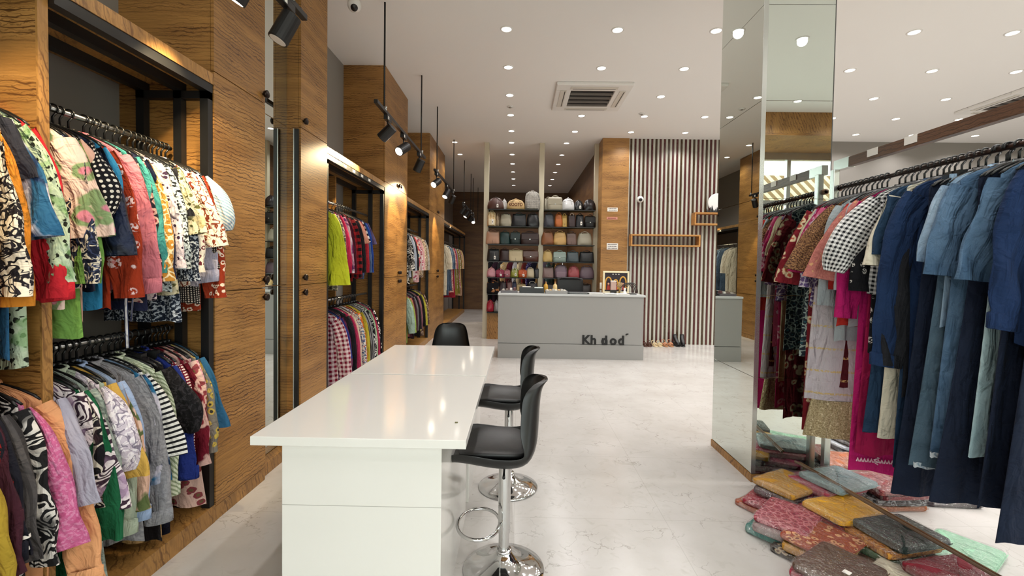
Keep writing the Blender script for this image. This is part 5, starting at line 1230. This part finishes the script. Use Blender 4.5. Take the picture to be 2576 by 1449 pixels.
def denimhem(t, L, hem, rnd):
    m = MB(); m.grid([[((hem+0.003)*(abs(math.cos(a))**0.8)*(1 if math.cos(a) >= 0 else -1), 0.032*math.sin(a), -0.085-L+dz+0.004*math.sin(13*a)) for a in [2*PI*k/40 for k in range(40)]] for dz in (0.018, -0.006)], True)
    mk('frayed_hem', m, fab('speckle', '#c3ccd2', '#8fa3b5', '#c3ccd2'), t, local=True)
DN1 = fab('denim', '#1b3049', '#28425c', '#14253a'); DN2 = fab('denim', '#3a5470', '#64809c', '#2b445e'); DN3 = fab('denim', '#7a96b2', '#a3b8ca', '#66829e')
DN4 = fab('denim', '#3c505f', '#5a707f', '#2e404f'); DN5 = fab('denim', '#a3bfc6', '#bcd3d6', '#86a3ac'); NVY = fab('denim', '#121a2c', '#1a2438', '#0b101e'); DNB = fab('denim', '#1a1b1f', '#23242a', '#101114')
row_right([
    (3.10, 'dress', 'dark green and grey paisley dress nearest the mirrored pillar', fab('paisley', '#28303a', '#a3b3ac', '#2c5a63', s=1.1), dict(L=1.05, sl='none', hem=0.23)),
    (3.065, 'kurta', 'maroon and cream floral long kurta', fab('bloom', '#7c1e28', '#dcc6a0', '#b8543c', s=1.8), dict(L=1.55, sleeve=0.50, sl='half', rz=-0.15)),
    (3.03, 'top', 'purple and white ornament-print blouse', fab('paisley', '#6e5a8c', '#dad2dc', '#4a3a6c', s=1.2), dict(L=0.70, sleeve=0.5)),
    (2.998, 'kurta', 'plain cream long kurta', fab('solid', '#d2c8a8', '#c3b896'), dict(L=1.3, sl='half', sleeve=0.3)),
    (2.965, 'kurta', 'magenta kurta with white flowers', fab('bloom', '#a8245a', '#e0b4c6', '#c44a7c', s=1.6), dict(L=1.50, sleeve=0.42, sl='half')),
    (2.932, 'kurta', 'sheer pink kurta with silver beads', fab('motif', '#c45a7c', '#d6cdd6', '#b8466c', s=1.4), dict(L=1.05, sleeve=0.35, sl='half')),
    (2.885, 'dress', 'maroon gown with gold bands and pale skirt', fab('bands', '#4f1019', '#c9a86c', '#5f1722'), dict(L=1.20, sl='none', hem=0.28, extra=bands_hem, rz=-0.25)),
    (2.840, 'top', 'bronze brown sequinned blouse with wide sleeves', fab('sequin', '#4a2e24', '#a07850', '#6b4434'), dict(L=0.62, sl='bell', sleeve=0.44, rz=-0.3, flare=0.38)),
    (2.800, 'top', 'pale blue-grey silk blouse', fab('solid', '#a3aeb2', '#929ea2'), dict(L=0.9, sleeve=0.6)),
    (2.765, 'kurta', 'tomato red long kurta', fab('solid', '#b02c24', '#9c231d'), dict(L=0.8, sleeve=0.5, sl='long', sh=0.18)),
    (2.725, 'top', 'silver grey blouse with lilac collar', fab('solid', '#b0b3b8', '#a0a3a8'), dict(L=0.8, sleeve=0.5)),
    (2.640, 'top', 'dusty salmon pink blouse with gold flecks and wide sleeves', fab('speckle', '#b06a62', '#b87469', '#c89a6c'), dict(L=0.6, sl='bell', sleeve=0.48, rz=-0.3, flare=0.34)),
    (2.600, 'kurta', 'hot pink long kurta with white embroidery', fab('solid', '#b51a66', '#a3155a'), dict(L=1.62, sleeve=0.66, extra=white_border, rz=-0.2)),
    (2.560, 'kurta', 'rose madder long kurta', fab('solid', '#9c1648', '#8a123f'), dict(L=1.5, sl='half', sleeve=0.34)),
    (2.525, 'top', 'black blouse with white leaf motifs', fab('motif', '#15161a', '#dcd8d2', '#15161a', s=1.6), dict(L=0.92, sleeve=0.5)),
    (2.480, 'top', 'black and white gingham blouse with puffed sleeves', fab('check', '#18181c', '#e3e1de', s=1.0), dict(L=0.60, sl='puff', sleeve=0.44, rz=-0.3, sh=0.215, flare=0.2)),
    (2.440, 'dress', 'navy denim dress reaching the knee', DN1, dict(L=1.34, sl='none', hem=0.27, rz=-0.1, sh=0.21)),
    (2.405, 'shirt', 'frayed blue denim shirt', DN1, dict(L=0.80, sl='short', sleeve=0.30, sh=0.21)),
    (2.370, 'top', 'ivory denim blouse with stitched sleeves', fab('denim', '#cdc5b0', '#d9d2bf', '#b8af98'), dict(L=1.35, sl='bell', sleeve=0.36, rz=-0.2, sh=0.205)),
    (2.340, 'dress', 'plain blue denim maxi dress', DN1, dict(L=1.46, sl='none', hem=0.26)),
    (2.310, 'jacket', 'black denim jacket with long sleeves', DNB, dict(L=1.1, sleeve=0.86, sh=0.20)),
    (2.275, 'jacket', 'indigo denim jacket with turned-up cuffs', fab('denim', '#15294a', '#1d3458', '#0e1d36'), dict(L=1.0, sleeve=0.86, rz=-0.15, sh=0.21)),
    (2.235, 'dress', 'long blue-black denim gown', NVY, dict(L=1.56, sl='none', hem=0.28, ripple=0.02, sh=0.20)),
    (2.195, 'trousers', 'charcoal jeans clipped to a hanger', fab('denim', '#2a3138', '#363e46', '#1d2329'), dict(L=1.05, sl='none', hem=0.15)),
    (2.160, 'trousers', 'pale blue jeans clipped to a hanger', DN3, dict(L=1.0, sl='none', hem=0.13)),
    (2.115, 'dress', 'grey blue denim dress with hemmed skirt', DN4, dict(L=1.38, sl='none', hem=0.29, rz=-0.1, extra=denimhem, sh=0.20)),
    (2.070, 'shirt', 'light blue denim shirt with short sleeves', DN3, dict(L=0.72, sl='short', sleeve=0.34, rz=-0.15, sh=0.215)),
    (2.020, 'dress', 'mid blue faded denim dress with short sleeves', DN2, dict(L=1.30, sl='short', sleeve=0.40, hem=0.29, rz=-0.15, extra=denimhem, sh=0.22)),
    (1.975, 'dress', 'long midnight navy denim dress', NVY, dict(L=1.48, sl='none', hem=0.31, rz=-0.1, ripple=0.02)),
    (1.930, 'dress', 'pale washed denim pinafore', DN5, dict(L=1.25, sl='strap', hem=0.24, rz=-0.1)),
    (1.885, 'jacket', 'faded blue denim jacket with collar', DN2, dict(L=0.70, sleeve=0.42, sl='short', rz=-0.1)),
    (1.835, 'dress', 'longest dark navy denim gown', NVY, dict(L=1.42, sl='none', hem=0.30, rz=-0.08, ripple=0.022)),
    (1.785, 'jacket', 'deep navy jacket nearest the camera', fab('denim', '#14284a', '#1a3056', '#0e1e38'), dict(L=0.75, sleeve=0.6, rz=-0.1)),
    (1.735, 'dress', 'inky navy dress at the right picture edge', NVY, dict(L=1.50, sl='none', hem=0.30)),
])
# spare black hangers bunched on the rail
for i, y in enumerate([1.60, 1.63, 1.66, 1.69, 1.72, 1.76, 1.81, 1.86, 1.96, 2.01, 2.05, 2.10]):
    o = HANGER[(RR, 'black')].copy(); COL.objects.link(o); o['label'] = 'bare black hanger bunched among others on the right-hand rail'; o.location = (RX, y + 0.008, RZ); o.rotation_euler = (0, 0, random.uniform(-0.3, 0.3))

# ------------------------------------------------------------------ packets of folded sarees on the floor
_pk = [0]
def packet(x, y, z, rz, mat, desc, w_=0.34, d=0.27, h=0.035, tilt=(0, 0), sticker=False, plastic=True):
    _pk[0] += 1; t = thing('saree_packet', desc, 'cloth packet', (x, y, z), 0, 'plastic packets of folded cloth'); t.rotation_euler = (tilt[0], tilt[1], rz)
    rnd = random.Random(_pk[0]); rows = []; n = 36; m_ = 8; p1 = rnd.uniform(0, 6); e = 11.0
    for i in range(m_ + 1):
        a = -PI/2 + PI*i/m_; k = max(0.0, math.cos(a)) ** 0.4; ring = []
        for j in range(n):
            th = 2*PI*j/n; c_ = abs(math.cos(th))**(2/e)*(1 if math.cos(th) >= 0 else -1); s_ = abs(math.sin(th))**(2/e)*(1 if math.sin(th) >= 0 else -1)
            px = (w_/2 - 0.007 + 0.007*k)*c_; py = (d/2 - 0.007 + 0.007*k)*s_
            ring.append((px, py, h/2 + h/2*math.sin(a) + 0.003*math.sin(9*px/w_*3 + p1)*(math.sin(a))))
        rows.append(ring)
    m = MB(); m.v = []; m.grid(rows, True)
    # subdivided caps
    for sgn in (-1, 1):
        base = rows[0] if sgn < 0 else rows[-1]; rr = [base]
        for q in (0.75, 0.5, 0.25, 0.02): rr.append([(p[0]*q, p[1]*q, p[2] + sgn*0.005*(1-q**5) + 0.003*math.sin(p[0]*q*30 + p1)*math.cos(p[1]*q*22 + p1)) for p in base])
        uvm = MB(); b = len(m.v)
        for r_ in rr: m.v += r_
        for i in range(len(rr)-1):
            for j in range(n):
                k2 = (j+1) % n; idx = (b+i*n+j, b+i*n+k2, b+(i+1)*n+k2, b+(i+1)*n+j); m.face(idx if sgn > 0 else idx[::-1], tuple((m.v[q][0], m.v[q][1]) for q in (idx if sgn > 0 else idx[::-1])))
    fo = mk('folded_cloth', m, mat, t, local=True, smooth=True)
    mk('fold_line', MB().tube([(-w_/2 + 0.01, -d/2 - 0.001, h*0.55), (0, -d/2 - 0.002, h*0.5), (w_/2 - 0.01, -d/2 - 0.001, h*0.6)], 0.002, 5), mat, fo, local=True)
    if plastic:
        g = MB(); rw = []; 
        for (s1_, zz) in ((1.0, 0.001), (1.045, h*0.3), (1.05, h*0.6), (1.01, h + 0.004), (0.8, h + 0.007), (0.3, h + 0.008)):
            rw.append([(w_/2*s1_*c2 + 0.004*math.sin(j*2.1 + p1), d/2*s1_*s2 + 0.004*math.cos(j*1.7 + p1), zz + 0.002*math.sin(j*1.3 + p1)) for j, (c2, s2) in enumerate([(abs(math.cos(2*PI*k/28))**0.3*(1 if math.cos(2*PI*k/28) >= 0 else -1), abs(math.sin(2*PI*k/28))**0.3*(1 if math.sin(2*PI*k/28) >= 0 else -1)) for k in range(28)])])
        g.grid(rw, True, False, True); fl = MB(); 
        mk('plastic_sleeve', g, FILM, t, local=True, smooth=True)
    if sticker: mk('price_sticker', MB().box(-0.05, -0.02, -0.06, -0.03, h + 0.0055, h + 0.0075), PAPER, t, local=True)
    return t
def col(c, c2=None): return fab('solid', c, c2 or c, rough=0.6)
Z0 = 0.002
# row A: stack by the mirrored pillar's foot (leaning fan along the pillar side)
A = [(1.90, 3.02, 0.35, [('#7a2340', 'plum packet at the bottom by the pillar foot'), ('#5c1c34', 'wine packet over the plum one by the pillar foot'), ('#8c2a4a', 'raspberry packet third from the floor by the pillar')]),
     (1.74, 2.93, 0.55, [('#8f8a80', 'grey clear packet at the bottom left edge of the heap'), ('#a33048', 'crimson packet second from floor at heap left edge'), ('#3a2630', 'dark brown packet under the golden one'), ('#b9862a', 'dull golden packet beneath the teal-grey packet')]),
     (1.62, 2.86, 0.6, [('#a3502c', 'rust packet lying lowest at the heap edge near the pillar'), ('#9c2a3c', 'red printed packet above the rust one')]),
     (2.00, 2.93, 0.25, [('#6f1f3c', 'dark magenta packet lowest under the teal-grey one'), ('#b08a3a', 'ochre packet under the teal-grey one'), ('#8a5a6a', 'mauve packet between ochre and teal-grey'), ('#9a3a4a', 'rose packet just beneath teal-grey one'), ('#7f9394', 'wide teal-grey packet near the rack foot')]),
     (1.52, 2.60, 0.65, [('#2a7a70', 'turquoise packet lowest in the middle left of heap'), ('#8c7a78', 'mauve grey packet above the turquoise one'), ('#a03a4c', 'pink-red printed packet above the mauve grey one')]),
     (1.60, 2.40, 0.60, [('#2e2622', 'black patterned packet at floor level in the middle'), ('#c08a20', 'deep yellow packet edge beneath the orange brocade'), ('#a3482c', 'orange brocade packet with shiny folds')]),
     (1.90, 2.66, 0.32, [('#7a1c28', 'blood red packet under the yellow one'), ('#b8a89c', 'pale pinkish packet low beneath the yellow one'), ('#8c2630', 'red packet directly below the bright yellow one'), ('#e0a41c', 'bright yellow packet in the middle of heap')]),
     (1.52, 2.14, 0.65, [('#3a302c', 'dark brown packet at front left of heap'), ('#9c2a40', 'cherry red rolled packet at front left'), ('#5a4234', 'brown packet with white sticker at front left')]),
     (1.98, 2.42, 0.30, [('#5a3a2a', 'coffee packet under the amber one'), ('#4a6a4a', 'green floral packet edge below the amber one'), ('#b5742a', 'amber brocade packet beneath the black-green one'), ('#1c2824', 'black-green packet on top of amber brocade')]),
     (1.76, 2.08, 0.50, [('#6a3a30', 'russet packet under the ivory one'), ('#d6cdb4', 'ivory packet with long folds at the front')]),
     (2.02, 2.12, 0.25, [('#a89c8c', 'beige packet under the glossy maroon one'), ('#4a1a20', 'oxblood packet directly below the glossy maroon one'), ('#7a1626', 'glossy maroon packet at the front right')]),
     (2.36, 2.42, 0.6, [('#9fd0ae', 'mint green flat packet at the right of heap')]),
     (2.42, 2.98, 0.12, [('#a3603c', 'terracotta packet at the bottom under the maroon brocade'), ('#4a4a4c', 'black and silver packet in the middle back stack'), ('#7a3038', 'faded maroon brocade packet under hanging clothes'), ('#8c4248', 'rose brown packet topmost in the middle back stack')]),
     (2.38, 3.42, 0.0, [('#5a3a30', 'umber packet seen past the rack upright, lowest'), ('#a3b48c', 'leaf-print green packet behind the rack upright'), ('#b8683c', 'orange brown packet behind the rack upright')]),
     (2.84, 3.86, 0.05, [('#2e2a34', 'black packet lowest in the back stack'), ('#b5c0cc', 'white and blue packet in the back stack'), ('#4a3a30', 'dark packet edge in the back stack'), ('#8c7450', 'tan printed packet topmost of the back stack')]),
     (3.20, 3.46, 0.1, [('#6a5c54', 'taupe packet low behind the post foot'), ('#2b2628', 'black and white packet behind the metal post'), ('#c9b8ac', 'pale striped packet behind the metal post')]),
     (2.84, 3.06, -0.1, [('#3a3034', 'dark packet right of the back stack'), ('#cfa8a8', 'blush pink packet under hanging denim')]),
]
pats = {'#a3482c': fab('floral', '#a3482c', '#d9a070', '#7a2c1c'), '#b5742a': fab('speckle', '#b5742a', '#8a4f1a', '#c98f3c'), '#a3b48c': fab('zebra', '#a3b48c', '#dfe3cf', '#6f8a5a'), '#8c7450': fab('speckle', '#8c7450', '#5c4a34', '#a89068'),
        '#a33048': fab('paisley', '#a33048', '#c46a70', '#7a2030'), '#a03a4c': fab('paisley', '#a03a4c', '#c8757c', '#7c2a38'), '#9c2a3c': fab('floral', '#9c2a3c', '#b5606a', '#7a1c2c'), '#7a3038': fab('speckle', '#7a3038', '#8f4c4c', '#5c2028'),
        '#8c4248': fab('speckle', '#8c4248', '#a06058', '#6b2c34'), '#4a6a4a': fab('floral', '#4a6a4a', '#e0dcc8', '#8c2a30'), '#4a4a4c': fab('zebra', '#2c2c2f', '#8c8c8e', '#2c2c2f'), '#c9b8ac': fab('stripe_v', '#c9b8ac', '#2c2628', s=0.3), '#2e2622': fab('floral', '#2e2622', '#a08c6c', '#6a4a34')}
for x, y, rz, items in A:
    z = Z0; rnd = random.Random(int(x*100 + y*10)); n = len(items)
    for k, (c, dsc) in enumerate(items):
        h = rnd.uniform(0.022, 0.034)
        m_ = pats.get(c) or col(c)
        packet(x + rnd.uniform(-0.025, 0.025) + 0.012*k, y + rnd.uniform(-0.02, 0.02), z, rz + rnd.uniform(-0.14, 0.14), m_, dsc, rnd.uniform(0.33, 0.40), rnd.uniform(0.25, 0.30), h, sticker=(k == n-1 and c in ('#7a1626', '#5a4234')))
        z += h + 0.007
# long wooden laths lying across the packets
lt = thing('wooden_lath', 'pair of thin brown laths lying across the cloth packets', 'laths', (2.1, 2.6, 0.2))
def P2(a, b, off):
    a = Vector(a); b = Vector(b); return [tuple(a + Vector((off, 0, 0))), tuple(b + Vector((off, 0, 0)))]
LT = plain('lath_brown', '#6a5442', 0.45)
mk('lath', MB().tube(P2((1.93, 3.14, 0.185), (2.13, 1.98, 0.165), 0), 0.008, 8), LT, lt); mk('lath', MB().tube(P2((1.93, 3.12, 0.185), (2.13, 1.96, 0.165), 0.021), 0.008, 8), WOODD, lt)
